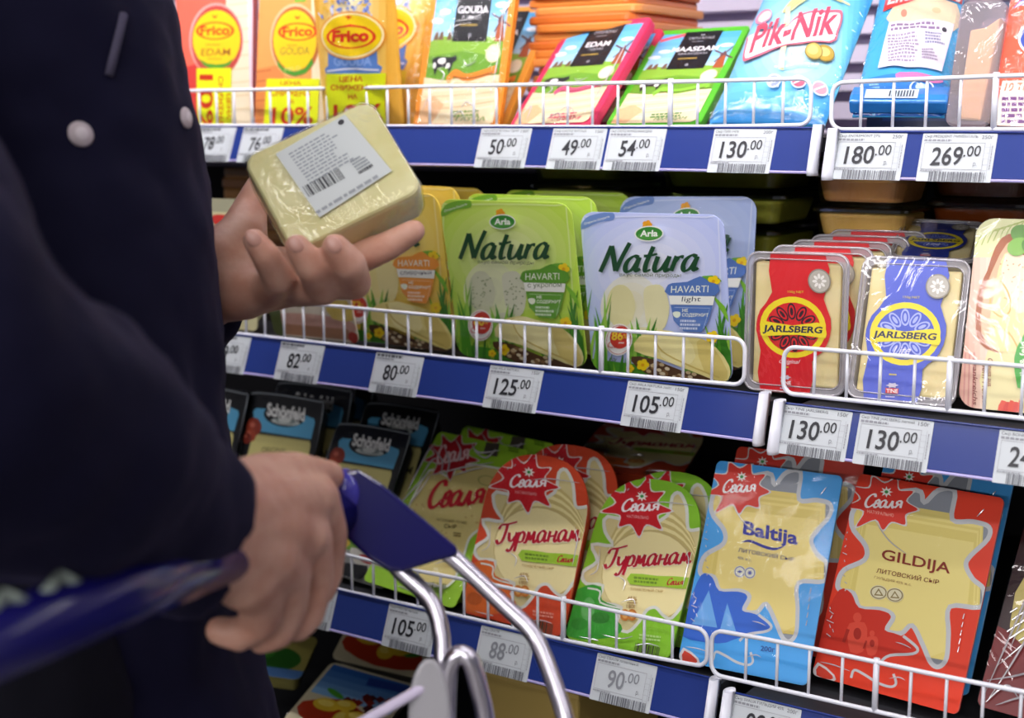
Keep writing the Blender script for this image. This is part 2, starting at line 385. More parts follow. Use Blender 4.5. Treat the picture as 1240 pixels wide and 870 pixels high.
    def glow(s, cx, cy, rx, ry, c0, c1, n=6, rot=0):
        for i in range(n):
            k = 1-i/n; s.ell(cx, cy, rx*k, ry*k, mix(c0, c1, (i+1)/n), rot)
    def band(s, pts0, pts1, c0, c1, n=6):
        """ramp between two edge polylines"""
        for i in range(n):
            g = lambda t: [tuple(a+(b-a)*t for a, b in zip(p, q)) for p, q in zip(pts0, pts1)]
            s.poly(g(i/n)+g(min(1, (i+1)/n+.02))[::-1], mix(c0, c1, i/(n-1)))
    def stroke(s, pts, w, c, sm=5, pen=None, closed=False, taper=False):
        q = smooth_path(pts, closed, sm) if sm else list(pts); N = len(q); L = []; R = []
        for i in range(N):
            a = q[(i-1) % N] if closed or i else q[i]; b = q[(i+1) % N] if closed or i < N-1 else q[i]
            dx, dy = b[0]-a[0], b[1]-a[1]; l = math.hypot(dx, dy) or 1; k = w/2
            if pen is not None: k *= .38+.62*abs(sin(math.atan2(-dy, dx)-radians(pen)))
            if taper: k *= max(.12, 1-abs(2*i/(N-1)-1)**3)
            L.append((q[i][0]-dy/l*k, q[i][1]+dx/l*k)); R.append((q[i][0]+dy/l*k, q[i][1]-dx/l*k))
        tr = []
        for i in range(N if closed else N-1):
            j = (i+1) % N; a, b, c2, d = (s.uv(p) for p in (L[i], L[j], R[j], R[i])); tr += [[a, b, c2], [a, c2, d]]
        s.emit(tr, mat(c, s.fin))
    def text(s, t, bl, br, tl, c, bold=0., shear=0.):
        f = lambda p: s.uv((bl[0]+(br[0]-bl[0])*p[0]+(tl[0]-bl[0])*p[1], bl[1]+(br[1]-bl[1])*p[0]+(tl[1]-bl[1])*p[1]))
        s.emit([[f(p) for p in q] for q in text_tris(t, bold, shear)], mat(c, s.fin))
    def word(s, t, bl, br, tl, w, c, shear=0., pen=25):
        W_ = word_width(t); x = 0; s0 = s.z
        for ch in t:
            st, ad = GL[ch]
            for q in st:
                z = s.z
                s.stroke([(bl[0]+(br[0]-bl[0])*(x+p[0]+shear*p[1])/W_+(tl[0]-bl[0])*p[1], bl[1]+(br[1]-bl[1])*(x+p[0]+shear*p[1])/W_+(tl[1]-bl[1])*p[1]) for p in q], w, c, pen=pen)
                s.z = z+3e-6
            x += ad
        s.z = s0+6e-5
    def lines(s, x0, y0, x1, y1, n, hgt, c, seed=1, fill=.6, dy=(0, 1)):
        """unreadably small print: rows of dashes"""
        rnd = random.Random(seed); tr = []
        for i in range(n):
            t = i/max(1, n-1); ox, oy = dy[0]*hgt*i/n, dy[1]*hgt*i/n; hh = hgt/n*fill; x = 0.; end = rnd.uniform(.7, 1)
            while x < end:
                l = rnd.uniform(.04, .13); e = min(end, x+l)
                p = lambda k, yy: s.uv((x0+(x1-x0)*k+ox+dy[0]*yy, y0+(y1-y0)*k+oy+dy[1]*yy))
                a, b, c2, d = p(x, 0), p(e, 0), p(e, hh), p(x, hh); tr += [[a, b, c2], [a, c2, d]]
                x = e+.025
        s.emit(tr, mat(c, s.fin))
    def bars(s, tl, tr_, bl, c='#222222', n=22, seed=3):
        rnd = random.Random(seed); t = 0; tr = []
        f = lambda a, b: s.uv((tl[0]+(tr_[0]-tl[0])*a+(bl[0]-tl[0])*b, tl[1]+(tr_[1]-tl[1])*a+(bl[1]-tl[1])*b))
        while t < 1:
            w = rnd.choice((.4, .4, .8, 1.2))/n; a, b, c2, d = f(t, 0), f(min(1, t+w), 0), f(min(1, t+w), 1), f(t, 1)
            tr += [[a, b, c2], [a, c2, d]]; t += w+rnd.choice((.4, .4, .8))/n
        s.emit(tr, mat(c, s.fin))
    def grass(s, xs, y0, hgt, seed, cols=('#4f9a25', '#7dbb35', '#3b7f22', '#97c94a'), w=14, lean=0):
        rnd = random.Random(seed)
        for x in xs:
            h = hgt*rnd.uniform(.55, 1); k = lean+rnd.uniform(-.22, .22); ww = w*rnd.uniform(.7, 1.2)
            s.poly([(x-ww/2, y0), (x-ww*.3+k*h*.4, y0-h*.6), (x+k*h, y0-h), (x+ww*.35+k*h*.4, y0-h*.6), (x+ww/2, y0)], rnd.choice(cols))
    def flower(s, x, y, r, c='#f2d21c'):
        for k in range(5): s.ell(x+r*.6*cos(k*1.257), y+r*.6*sin(k*1.257), r*.5, r*.5, c, n=10)
        s.ell(x, y, r*.3, r*.3, '#e0a512', n=8)
    def star(s, cx, cy, rx, ry, c, n=9, inner=.66, rot=0, sm=4, border=None, bw=0, seed=None):
        rnd = random.Random(seed); pts = []
        for i in range(2*n):
            k = (1 if i % 2 == 0 else inner)*(rnd.uniform(.9, 1.1) if seed else 1); a = 2*pi*i/(2*n)+radians(rot)
            pts.append((cx+rx*k*cos(a), cy+ry*k*sin(a)))
        if border: s.poly([(cx+(x-cx)*(1+bw), cy+(y-cy)*(1+bw)) for x, y in pts], border, sm=sm)
        s.poly(pts, c, sm=sm)
    def film(s, name='film', crinkle=.6, refl=.10, lift=.0012, tint='#ffffff', scale=26., rough=.07):
        s.part(name, lift); s.emit(s.tess([s.ol]), clear(tint, rough, crinkle, refl, scale))
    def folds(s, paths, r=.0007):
        """raised creases in the wrap, whitened to imitate lamp glints, part of the film"""
        m = clear('#ffffff', .12, 0, .22, fres=.10, milky=.72, name='white_glint_crease')  # milky white diffuse stands in for lamp reflections along the creases
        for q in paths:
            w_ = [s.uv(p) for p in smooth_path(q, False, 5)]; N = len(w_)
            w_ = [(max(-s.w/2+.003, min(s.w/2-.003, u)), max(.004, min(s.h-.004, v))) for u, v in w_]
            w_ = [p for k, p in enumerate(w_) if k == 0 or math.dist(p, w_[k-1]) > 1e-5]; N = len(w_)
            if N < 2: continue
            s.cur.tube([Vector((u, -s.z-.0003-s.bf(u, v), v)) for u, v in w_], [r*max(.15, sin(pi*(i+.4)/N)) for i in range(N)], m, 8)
    def done(s):
        for k, b in s.parts.items():
            if b.f: b.build(k, s.root, smooth=bool(s.bulge))
        return s.root
# ------------------------------------------------------------------ setting
def struct(b, name, smooth=False): return b.build(name, None, smooth, 'structure')
b = MB(); b.box((0, -4, -.05), (16, 16, .1), mat('#8d8a86', 'paint')); struct(b, 'floor')
b = MB(); b.box((0, -4, 3.05), (16, 16, .1), mat('#c9c9cc', 'matte')); struct(b, 'ceiling')
# back wall of the case: pale louvred liner above the top shelf, below it the shade between shelves is put into a near-black colour
b = MB(); lil = mat('#dcd4e8', 'paint'); shade_drk = mat('#16161a', 'matte')
b.box((-.6, 1.70, 1.55), (4.2, .03, .6), mat('#a79fbb', 'matte'))
for k in range(16):
    b.box((-.6, 1.665, 1.30+k*.033), (4.2, .03, .02), lil)
struct(b, 'wall_back')
b = MB(); b.box((-.6, 1.70, .64), (4.2, .03, 1.22), shade_drk); struct(b, 'wall_back_lower')
# the case itself
case = tag(empty('refrigerated_case', (-.6, 1.3, 0)), 'open-front refrigerated case behind all the cheese shelves', 'display case')
def cpart(name, c, sz, m):
    b = MB(); b.box(Vector(c)-Vector((-.6, 1.3, 0)), sz, m); return bevel(b.build(name, case), .004)
cpart('plinth', (-.6, 1.32, .12), (4.1, .66, .22), mat('#22242c', 'paint'))
cpart('canopy', (-.6, 1.32, 1.88), (4.1, .74, .16), mat('#d8d6de', 'paint'))
cpart('lamp_housing', (-.6, .98, 1.785), (2.5, .07, .03), mat('#d8d6de', 'paint'))
for x in (-2.62, 1.42): cpart('side_panel', (x, 1.32, .98), (.04, .72, 1.94), mat('#d8d6de', 'paint'))

BLUE = mat('#26397f', 'rail'); WHITE = mat('#e4e6ee', 'paint'); LIP = mat('#b7aee0', 'paint'); DECK = mat('#26272b', 'matte')
LV = {'top': (1.177, 1.2955, 1.306), 'middle': (1.096, 1.073, 1.083), 'lower': (1.042, .8345, .843), 'bottom': (1.0, .655, .668)}
JX = {'top': -.472, 'middle': -.479, 'lower': -.493, 'bottom': -.5}
def shelf(level, side):
    Y, zr, zd = LV[level]; j = JX[level]
    x0, x1 = (-2.55, j) if side == 'left' else (j+.026, 1.35)
    if side == 'right': Y -= .011; zr -= .003
    lab = {'top': 'top', 'middle': 'middle', 'lower': 'third', 'bottom': 'bottom'}[level]
    where = 'left of the white rail clips' if side == 'left' else 'right of the white rail clips'
    r = tag(empty('shelf', ((x0+x1)/2, Y, zr)), '%s shelf with blue price rail, the run %s' % (lab, where), 'shelf', 'shelves of the case')
    L = x1-x0; o = Vector((0, 0, 0))
    b = MB(); b.box((0, (1.66-Y)/2+.008, zd-zr-.006), (L, 1.66-Y-.02, .012), DECK); b.build('deck', r)
    pr = [(.008, .0185), (-.004, .0080), (-.0045, -.006), (-.0072, -.0178), (-.0045, -.0205), (.012, -.0205), (.012, .0185)]
    pr = [(.008, .0185), (.0065, .0175), (-.0068, -.0172), (-.0055, -.0185), (.010, -.0185), (.012, .0165)]
    b = MB(); b.loft([[(x, y, z) for y, z in pr] for x in (-L/2, L/2)], BLUE); price_rail = b.build('price_rail', r)
    b = MB(); b.tube([(-L/2, -.0068, -.0190), (L/2, -.0068, -.0190)], .0013, LIP, 8); b.build('rail_lip', price_rail)
    b = MB(); b.tube([(-L/2, .0060, .0190), (L/2, .0060, .0190)], .0009, BLUE, 8); b.build('rail_bead', price_rail)
    ex = L/2+.004 if side == 'left' else -L/2-.004
    b = MB()
    b.loft([[(ex+dx+.0045*cos(t), .004+y-.006+.008*sin(t), z) for t in [2*pi*k/14 for k in range(14)]] for dx, y, z in
            ((0, .004, .020), (0, .0035, .022), (0, -.008, -.018), (0, -.007, -.0215))], WHITE)
    b.build('end_clip', r, True)
    return r
for lv in ('top', 'middle', 'lower', 'bottom'):
    for sd in ('left', 'right'): shelf(lv, sd)

# wire guards clipped behind the price rails
def guard(level, side, Y, bot, top, xend, thick, label):
    B = [at(x, y, Y) for x, y in bot]; T = [at(x, y, Y) for x, y in top]
    B = [Vector(p) for p in smooth_path(B, False, 4)] if len(B) > 2 else B
    T = [Vector(p) for p in smooth_path(T, False, 4)] if len(T) > 2 else T
    def zof(L, x):
        if x <= L[0].x: return L[0].z
        if x >= L[-1].x: return L[-1].z
        for a, c in zip(L, L[1:]):
            if a.x <= x <= c.x: break
        return a.z+(c.z-a.z)*(x-a.x)/(c.x-a.x)
    xe = at(xend, bot[-1 if side == 'left' else 0][1], Y).x
    xo = -2.3 if side == 'left' else 1.3
    lo, hi = (xo, xe) if side == 'left' else (xe, xo)
    base = Vector((xe, Y, zof(B, xe))); r = tag(empty('wire_guard', base), label, 'wire guard', 'white wire guards along the shelf fronts')
    xs = [lo+(hi-lo)*k/40 for k in range(41)]; rad = .010; loop = []
    def lim(x): return max(lo+rad, min(hi-rad, x))
    bl = [Vector((x, Y, zof(B, x))) for x in xs if lo+rad <= x <= hi-rad]
    tl = [Vector((x, Y, zof(T, x))) for x in xs if lo+rad <= x <= hi-rad]
    def corner(x, L, sx, sz):
        c = Vector((x-sx*rad, Y, zof(L, x-sx*rad)-sz*rad))
        return [c+Vector((sx*rad*sin(a), 0, sz*rad*cos(a))) for a in [pi/2*k/5 for k in range(6)]]
    cr = corner(hi, B, 1, -1); ct = corner(hi, T, 1, 1); cl = corner(lo, T, -1, 1); cb = corner(lo, B, -1, -1)
    loop = bl+cr+ct[::-1]+tl[::-1]+cl+cb[::-1]
    m = MB(); m.tube([p-base for p in loop], .0019, WHITE, 8, True); m.build('rim', r, True)
    step = .0277; tx = [at(x, bot[0][1], Y).x for x in thick]; n = 0; k = 1
    tall = max(zof(T, xe)-zof(B, xe), .03)
    x = tx[0]; vis = []
    for i in range(-70, 70):
        xx = x+i*step
        if lo+.01 < xx < hi-.012 and -1.45 < xx < .15: vis.append((xx, i == 0))
    for xx, th in vis:
        m = MB(); a, c = Vector((xx, Y+.0006, zof(B, xx)-.001)), Vector((xx, Y+.0006, zof(T, xx)+.001))
        if th:
            c.z += .002
        m.tube([a-base, c-base], .0026 if th else .0014, WHITE, 8); m.build('upright', r, True)
    return r
guard('top', 'left', 1.188, [(225, 152), (500, 153), (800, 154), (960, 151.5)], [(225, 110), (480, 105.5), (800, 99.4), (960, 95.5)], 981, [811], 'long white wire guard in front of the top shelf cheese, left run')
guard('top', 'right', 1.178, [(1018, 156.8), (1240, 156.8)], [(1010, 100.5), (1081, 97), (1240, 91)], 1006, [1202.6], 'white wire guard in front of the top shelf pouches at the right edge')
guard('middle', 'left', 1.107, [(283, 403.3), (560, 435), (727, 451.5), (897, 466.5)], [(394, 369.8), (557, 385), (728, 399), (890, 410)], 901, [728], 'long white wire guard in front of the upright green and lilac cheese packs')
guard('middle', 'right', 1.097, [(953, 477), (1240, 507)], [(953, 420), (1240, 443.7)], 948, [1148.6], 'white wire guard in front of the red-banded and blue-banded packs')
guard('lower', 'left', 1.053, [(421, 716.6), (560, 747), (700, 779), (844, 806)], [(418, 671.6), (491, 689), (608, 710.5), (700, 731), (844, 761)], 856, [682], 'long white wire guard in front of the arch-topped packs on the third shelf')
guard('lower', 'right', 1.043, [(866, 818), (961, 839), (1135, 879)], [(868, 764), (961, 781), (1135, 818), (1240, 838)], 861, [1060.6], 'white wire guard in front of the square blue and red packs, third shelf')

# ------------------------------------------------------------------ price tags
def price_tag(level, px, price, label, head='', wt='', ink='#2a2b30', side='left', cents='00'):
    Y, zr, _ = LV[level]
    if side == 'right': Y -= .011; zr -= .003
    py = {'top': 180, 'middle': 430+(px-280)*.124, 'lower': 745+(px-421)*.238}[level]
    X = at(px, py, Y).x+.03
    p = Pack(None, 'price_tag', label, 'price tag', 'price tags in the blue rails', r=.0008, body='#c6cccf', shell=None,
             pose=(X, Y-.0088, zr-.0205, 0, math.atan2(.0133, .0347), 0, .06, .041), fin='card')
    b = MB(); b.loft([[(u, y, v) for u, v in p.ol] for y in (0, .0007)], mat('#c4cacd', 'card')); b.build('paper', p.root)
    p.part('print'); g = '#55575c'
    if head: p.text(head, (.03, .105), (.03+min(.72, .035*len(head)), .105), (.03, .03), g)
    else: p.lines(.03, .03, .7, .03, 1, .07, g, int(px), 1)
    p.lines(.03, .12, .45, .12, 1, .045, '#8a8c92', 5, 1)
    if wt: p.text(wt, (.80, .11), (.95, .11), (.80, .035), g)
    for a in ((.04, .19, .86, .20), (.04, .74, .86, .75), (.04, .19, .045, .75), (.855, .19, .86, .98), (.93, .19, .934, .98)):
        p.poly([(a[0], a[1]), (a[2], a[1]), (a[2], a[3]), (a[0], a[3])], '#9a9ca2')
    for q in range(6): p.poly([(.86, .28+q*.12), (.93, .28+q*.12), (.93, .285+q*.12), (.86, .285+q*.12)], '#a5a7ac')
    n = len(price); x0 = .16 if n > 2 else .24; x1 = x0+.14*n
    p.text(price, (x0, .68), (x1, .66), (x0+.01, .29), ink, .014)
    p.text('.'+cents, (x1+.015, .485), (x1+.235, .465), (x1+.02, .265), ink, .004)
    p.text('р.', (.74, .70), (.79, .70), (.74, .60), '#77797e')
    p.lines(.04, .765, .4, .765, 1, .03, '#9a9ca2', 9, 1)
    p.bars((.17, .80), (.93, .80), (.17, 1.0), '#6d7076', 34, int(px)); p.lines(.955, .25, .955, .75, 1, .012, '#8a8c92', 2, 1, dy=(1, 0))
    return p.done()
price_tag('top', 237, '78', 'price tag reading 78.00 nearest the dark jacket, top rail')
price_tag('top', 292, '76', 'price tag on the top rail half hidden behind the held cheese block')
price_tag('top', 579.4, '50', 'price tag reading 50.00 on the top rail', 'Сыр CASTLE ROYALE ЭДАМ', '150г')
price_tag('top', 666.4, '49', 'price tag reading 49.00 on the top rail', 'Сыр CASTLE ROYALE', '150г')
price_tag('top', 735, '54', 'price tag reading 54.00 on the top rail', 'Сыр CASTLE ROYALE МААСДАМ')
price_tag('top', 861.5, '130', 'price tag reading 130.00 on the top rail under the pale blue pouch', 'Сыр ПИК-НИК', '200г')
price_tag('top', 1011, '180', 'price tag reading 180.00 under the blue pouch with the white sticker', 'Сыр ENTREMONT 27%', '250г', side='right')
price_tag('top', 1114.6, '269', 'price tag reading 269.00 under the clear wedge box', 'Сыр PRESIDENT ЭММЕНТАЛЬ', '250г', side='right')
price_tag('middle', 252, '79', 'price tag half hidden by the jacket at the left end of the middle rail')
price_tag('middle', 337.3, '82', 'price tag reading 82.00 on the middle rail')
price_tag('middle', 452, '80', 'price tag reading 80.00 on the middle rail')
price_tag('middle', 590, '125', 'price tag reading 125.00 under the green dill cheese pack', 'Сыр ARLA NATURA', '150г')
price_tag('middle', 756.7, '105', 'price tag reading 105.00 under the lilac-blue light cheese pack', 'Сыр ARLA NATURA лайт', '150г')
price_tag('middle', 944.5, '130', 'price tag reading 130.00 under the red-banded clear pack', 'Сыр TINE JARLSBERG', '150г', side='right')
price_tag('middle', 1037.7, '130', 'price tag reading 130.00 under the blue-banded clear pack', 'Сыр TINE JARLSBERG легкий', '150г', side='right')
price_tag('middle', 1207, '249', 'price tag cut off by the right edge of the photo, reading 24', 'Сыр BONFESTO', side='right')
price_tag('lower', 351, '99', 'price tag half hidden behind the hand on the trolley handle')
price_tag('lower', 467.7, '105', 'price tag reading 105.00 on the third rail beside the trolley tubes', 'Сыр СВАЛЯ легкий')
price_tag('lower', 579, '88', 'faded price tag reading 88.00 behind the trolley tube', 'Сыр СВАЛЯ', ink='#85888e')
price_tag('lower', 719.6, '90', 'faded price tag reading 90.00 under the green arch-topped pack', 'Сыр СВАЛЯ плавленый', ink='#85888e')
price_tag('lower', 884.7, '98', 'price tag reading 98.00 at the bottom edge of the photo', 'Сыр SVALIA ГИЛЬДИЯ 45%', '200г', side='right')
price_tag('lower', 1024, '98', 'price tag cut off by the bottom edge, under the red square pack', 'Сыр SVALIA', side='right')
# ------------------------------------------------------------------ top shelf
C1 = (200, 0, 3.875); C2 = (480, 0, 3.875); C3 = (780, 0, 3.957); C4 = (980, 0, 3.954)
def frico_logo(p, cx, cy, sx, sy, t0=.62):
    p.ell(cx, cy, 92*sx, 42*sy, '#e4401f', hole=.86)
    p.text('Frico', (cx-70*sx, cy+22*sy), (cx+70*sx, cy+20*sy), (cx-70*sx, cy-24*sy), '#e0351c', .03)
    p.poly([(cx-6*sx, cy-60*sy), (cx+6*sx, cy-60*sy), (cx+14*sx, cy-76*sy), (cx, cy-68*sy), (cx-14*sx, cy-76*sy)], '#d8531f')
def sale(p, q, txt, name='price_sticker'):
    p.part(name, .0006); p.poly(q, '#e4ee1c')
    for t, bl, br, tl in txt: p.text(t, bl, br, tl, '#c8321c', .02)
G = 'cheese packs on the top shelf'
p = Pack('T1', 'cheese_pack', 'red cheese pack marked EDAM with sideways yellow discount sticker', group=G, body='#e8604f', crop=C1, fin='gloss', thick=.02)
p.part('printed_film'); p.full('#ec6a55'); p.poly([(290, -160), (430, -160), (418, 600), (290, 600)], '#f0e0c0')
p.poly([(385, -160), (430, -160), (425, 600), (400, 600)], '#ecd2dd')
for k in range(9): p.stroke([(300, 30+k*60), (395, 20+k*60)], 7, '#e2cfa2', 0)
p.poly([(60, 330), (160, 300), (160, 600), (60, 600)], '#cf3f3a')
p.ell(242, 190, 127, 172, '#f0a59c'); p.ell(245, 196, 120, 166, '#c04a44'); p.ell(244, 188, 112, 136, '#f6cf22')
p.poly([(165, 280), (200, 300), (245, 306), (290, 300), (322, 278), (305, 308), (270, 322), (215, 322), (185, 310)], '#4e9a32')
frico_logo(p, 238, 150, .98, 1); p.text('EDAM', (172, 266), (308, 264), (175, 234), '#a8682a', .01); p.lines(195, 212, 285, 212, 1, 10, '#b5892f'); p.lines(205, 278, 290, 278, 1, 8, '#b5892f')
sale(p, [(154, 325), (315, 321), (314, 590), (158, 590)], [('10%', (166, 352), (166, 640), (232, 352)), ('ЦЕНА', (290, 438), (290, 552), (313, 438)), ('СНИЖЕНА', (254, 360), (254, 580), (279, 360)), ('НА', (238, 460), (238, 500), (250, 460))]); p.done()
p = Pack('T2', 'cheese_pack', 'orange cheese pack with oval window marked GOUDA and discount sticker', group=G, body='#f2994a', crop=C1, fin='gloss', thick=.02)
p.part('printed_film'); p.full('#f4a259'); p.poly([(420, 330), (560, 300), (560, 600), (420, 600)], '#e08a4c'); p.poly([(690, -160), (850, -160), (850, 600), (690, 600)], '#f3e2bd')
for k in range(6): p.stroke([(425, 340+k*45), (500, 330+k*45)], 7, '#c9703c', 0)
p.poly([(610, -60), (665, -60), (665, 12), (610, 14)], '#8fbf45')
p.ell(612, 190, 118, 172, '#f1c092'); p.ell(615, 196, 112, 164, '#bb6a38'); p.ell(612, 190, 102, 142, '#f6cf22')
p.poly([(528, 285), (560, 320), (610, 338), (660, 322), (692, 272), (700, 300), (662, 344), (612, 358), (560, 342), (532, 312)], '#4e9a32'); p.text('MILD', (565, 338), (640, 330), (565, 318), '#d8d880')
frico_logo(p, 625, 152, 1, 1); p.text('GOUDA', (542, 260), (680, 257), (545, 224), '#a58a3e', .005); p.lines(575, 212, 640, 212, 1, 9, '#b5892f')
sale(p, [(482, 371), (729, 369), (716, 600), (468, 600)], [('ЦЕНА', (545, 402), (642, 402), (547, 380)), ('СНИЖЕНА', (500, 450), (686, 448), (502, 422)), ('НА', (582, 484), (610, 484), (583, 464)), ('10%', (505, 582), (695, 575), (510, 502))]); p.done()
def frico_bag(key, label, sticker):
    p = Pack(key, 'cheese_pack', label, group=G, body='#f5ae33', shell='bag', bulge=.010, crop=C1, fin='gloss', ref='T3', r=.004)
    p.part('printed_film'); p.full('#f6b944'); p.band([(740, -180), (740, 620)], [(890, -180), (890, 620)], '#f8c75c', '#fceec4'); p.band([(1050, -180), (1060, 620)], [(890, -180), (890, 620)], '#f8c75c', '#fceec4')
    rnd = random.Random(4); zf = p.z
    for k in range(150):
        p.z = zf+1e-5*(k % 7); x, y = rnd.gauss(905, 62), rnd.uniform(-120, 72); p.ell(x, y, rnd.uniform(5, 15), rnd.uniform(4, 9), rnd.choice(['#7d93da', '#a9b8ea', '#5f78c8', '#d8dcf2', '#f3c64a']), rnd.uniform(0, 180), 8)
    p.poly([(790, 225), (1020, 225), (1022, 290), (1042, 305), (1030, 345), (780, 345), (772, 315), (792, 300)], '#5d86cb')
    p.text('GOUDA', (820, 300), (1000, 298), (820, 255), '#86a6dc', .03); p.stroke([(785, 325), (900, 312), (1030, 318)], 8, '#dfe6f6')
    p.poly([(770, 350), (1050, 350), (1060, 620), (780, 620)], '#f2d23a')
    p.ell(903, 158, 155, 112, '#f2a332'); p.ell(903, 158, 148, 105, '#fbe9b0'); p.ell(903, 158, 138, 96, '#f3d013')
    p.ell(902, 165, 116, 54, '#df3a1e', hole=.88); p.poly([(820, 125), (905, 105), (985, 122), (905, 117)], '#df3a1e')
    p.text('Frico', (816, 190), (988, 186), (818, 134), '#dc331b', .045)
    p.poly([(885, 98), (893, 80), (870, 68), (886, 70), (892, 62), (898, 70), (914, 68), (893, 84)], '#d8531f')
    if sticker: sale(p, [(786, 335), (1062, 331), (1056, 600), (790, 600)], [('ЦЕНА', (853, 376), (962, 374), (855, 346)), ('СНИЖЕНА', (808, 412), (1012, 408), (810, 386)), ('НА', (895, 452), (937, 450), (895, 428)), ('10%', (815, 572), (1042, 562), (822, 478))])
    p.film('wrap_film', .35, .04); return p.done()
frico_bag('T3', 'yellow cheese pouch with blue panel and large discount sticker', True)
frico_bag('T4', 'yellow cheese pouch standing behind the one with the large discount sticker', False)
def landscape(key, label, edge, title, sub, ribbon, txtc, glossy=.5):
    p = Pack(key, 'cheese_pack', label, group=G, body=edge, shell='slab', thick=.010, r=.006, fin='card')
    p.part('printed_film'); p.full(edge)
    p.band([(.07, .05), (.93, .05)], [(.07, .50), (.93, .50)], '#55b0ea', '#c9e6f4', 7)
    p.stroke([(.08, .12), (.2, .09), (.4, .05)], .035, '#e0566a', 3)
    for x, y in ((.12, .3), (.2, .24), (.85, .2)): p.ell(x, y, .07, .02, '#e9f3f8')
    p.poly([(.07, .44), (.2, .40), (.4, .42), (.6, .40), (.93, .42), (.93, .72), (.07, .72)], '#8dbb3e'); p.poly([(.07, .54), (.5, .50), (.93, .55), (.93, .70), (.07, .72)], '#6fa42f')
    for x in (.1, .16, .26): p.poly([(x, .43), (x+.02, .38), (x+.05, .37), (x+.06, .43)], '#7d5a48')
    p.poly([(.82, .44), (.84, .31), (.90, .31), (.93, .44)], '#b0582f'); p.poly([(.83, .31), (.87, .26), (.91, .31)], '#74443a')
    for a in (.5, 2.07, 3.64, 5.21): p.stroke([(.87, .30), (.87+.13*cos(a), .30+.09*sin(a))], .014, '#6b4a52', 0)
    p.poly([(.12, .56), (.18, .54), (.34, .545), (.40, .53), (.42, .56), (.38, .58), (.36, .62), (.34, .66), (.32, .61), (.2, .615), (.18, .67), (.15, .62)], '#24242a')
    p.ell(.24, .57, .05, .02, '#f0eeea'); p.ell(.32, .60, .025, .018, '#f0eeea'); p.ell(.16, .6, .02, .02, '#f0eeea')
    p.poly([(.33, .04), (.73, .04), (.73, .44), (.33, .44)], '#17181d')
    p.text('CASTLE ROYALE', (.40, .125), (.67, .125), (.40, .10), '#c8c8cc'); p.poly([(.51, .085), (.555, .085), (.55, .07), (.532, .08), (.515, .07)], '#c8c8cc')
    p.lines(.45, .145, .62, .145, 1, .015, '#8a8a90'); p.text(title, (.53-.036*len(title), .255), (.53+.036*len(title), .255), (.53-.036*len(title), .205), '#f2f2f4', .025)
    p.text(sub, (.53-.022*len(sub), .295), (.53+.022*len(sub), .295), (.53-.022*len(sub), .27), '#c4c4ca'); p.lines(.40, .325, .66, .325, 1, .014, '#b79a45', 4, 1); p.ell(.53, .40, .02, .014, '#8a8a90')
    p.ell(.83, .52, .085, .06, '#e3dcb4'); p.ell(.83, .52, .07, .05, '#efe8c6')
    p.part('cheese_slices'); p.poly([(.06, .68), (.3, .70), (.6, .67), (.94, .66), (.94, .96), (.9, .985), (.1, .985), (.06, .96)], '#efdcb4')
    for k in range(6): p.stroke([(.08, .74+.035*k), (.4, .72+.04*k), (.92, .71+.03*k)], .008, mix('#dcc08c', '#f7ecd0', k % 2), 3)
    p.poly([(.06, .84), (.2, .80), (.34, .86), (.22, .985), (.06, .985)], '#e6b98a')
    p.part('printed_film'); p.stroke([(.34, .70), (.42, .65), (.55, .68), (.7, .66), (.9, .62)], .05, ribbon, 4); p.stroke([(.40, .675), (.6, .685), (.86, .645)], .012, mix(ribbon, '#3a2010', .5), 4)
    p.lines(.45, .90, .85, .885, 2, .05, txtc, 3); p.text(sub, (.5, .97), (.84, .965), (.5, .935), txtc, .02, .2)
    p.film('wrap_film', glossy, .04, .001)
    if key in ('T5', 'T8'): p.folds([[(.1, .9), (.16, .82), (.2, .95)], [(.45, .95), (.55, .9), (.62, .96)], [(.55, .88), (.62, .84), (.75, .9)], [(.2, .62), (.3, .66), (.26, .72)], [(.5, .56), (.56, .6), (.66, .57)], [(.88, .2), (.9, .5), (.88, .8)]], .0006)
    return p.done()
landscape('T6', 'orange-edged landscape cheese pack leaning behind the upright GOUDA pack', '#f3a640', 'GOUDA', 'ГАУДА', '#ee8a2a', '#7a9a4a')
landscape('T5', 'orange-edged landscape cheese pack marked GOUDA with a cow and black panel', '#f2952c', 'GOUDA', 'ГАУДА', '#ee8a2a', '#7a9a4a')
landscape('T9', 'pink-edged landscape cheese pack hidden behind the green-edged one', '#d9365c', 'EDAM', 'ЭДАМ', '#e0527a', '#d23a62')
landscape('T8', 'pink-edged landscape cheese pack marked EDAM with a windmill', '#dd3560', 'EDAM', 'ЭДАМ', '#e0527a', '#d23a62')
landscape('T10', 'green-edged landscape cheese pack marked MAASDAM with a windmill', '#5cc030', 'MAASDAM', 'МААСДАМ', '#8cc63f', '#4a8a3a')
# flat orange packs stacked behind
x0 = at(655, 90, 1.30).x
for k in range(21):
    p = Pack(None, 'cheese_pack', 'orange-edged flat cheese pack in the lying stack behind the pink-edged pack, one of many alike', group='flat orange packs in a lying stack', shell='slab', thick=.0085, r=.012,
             body=('#e58a3c', '#d9742e', '#eb9a4e')[k % 3], fin='gloss', pose=(x0+.055+.003*((k*7) % 5-2), 1.285+.002*((k*5) % 4), 1.3155+k*.0087, .03*((k*3) % 3-1), pi/2, 0, .13, .15))
    p.part('printed_film'); p.poly([(.1, .1), (.9, .1), (.9, .9), (.1, .9)], '#efc07a'); p.done()
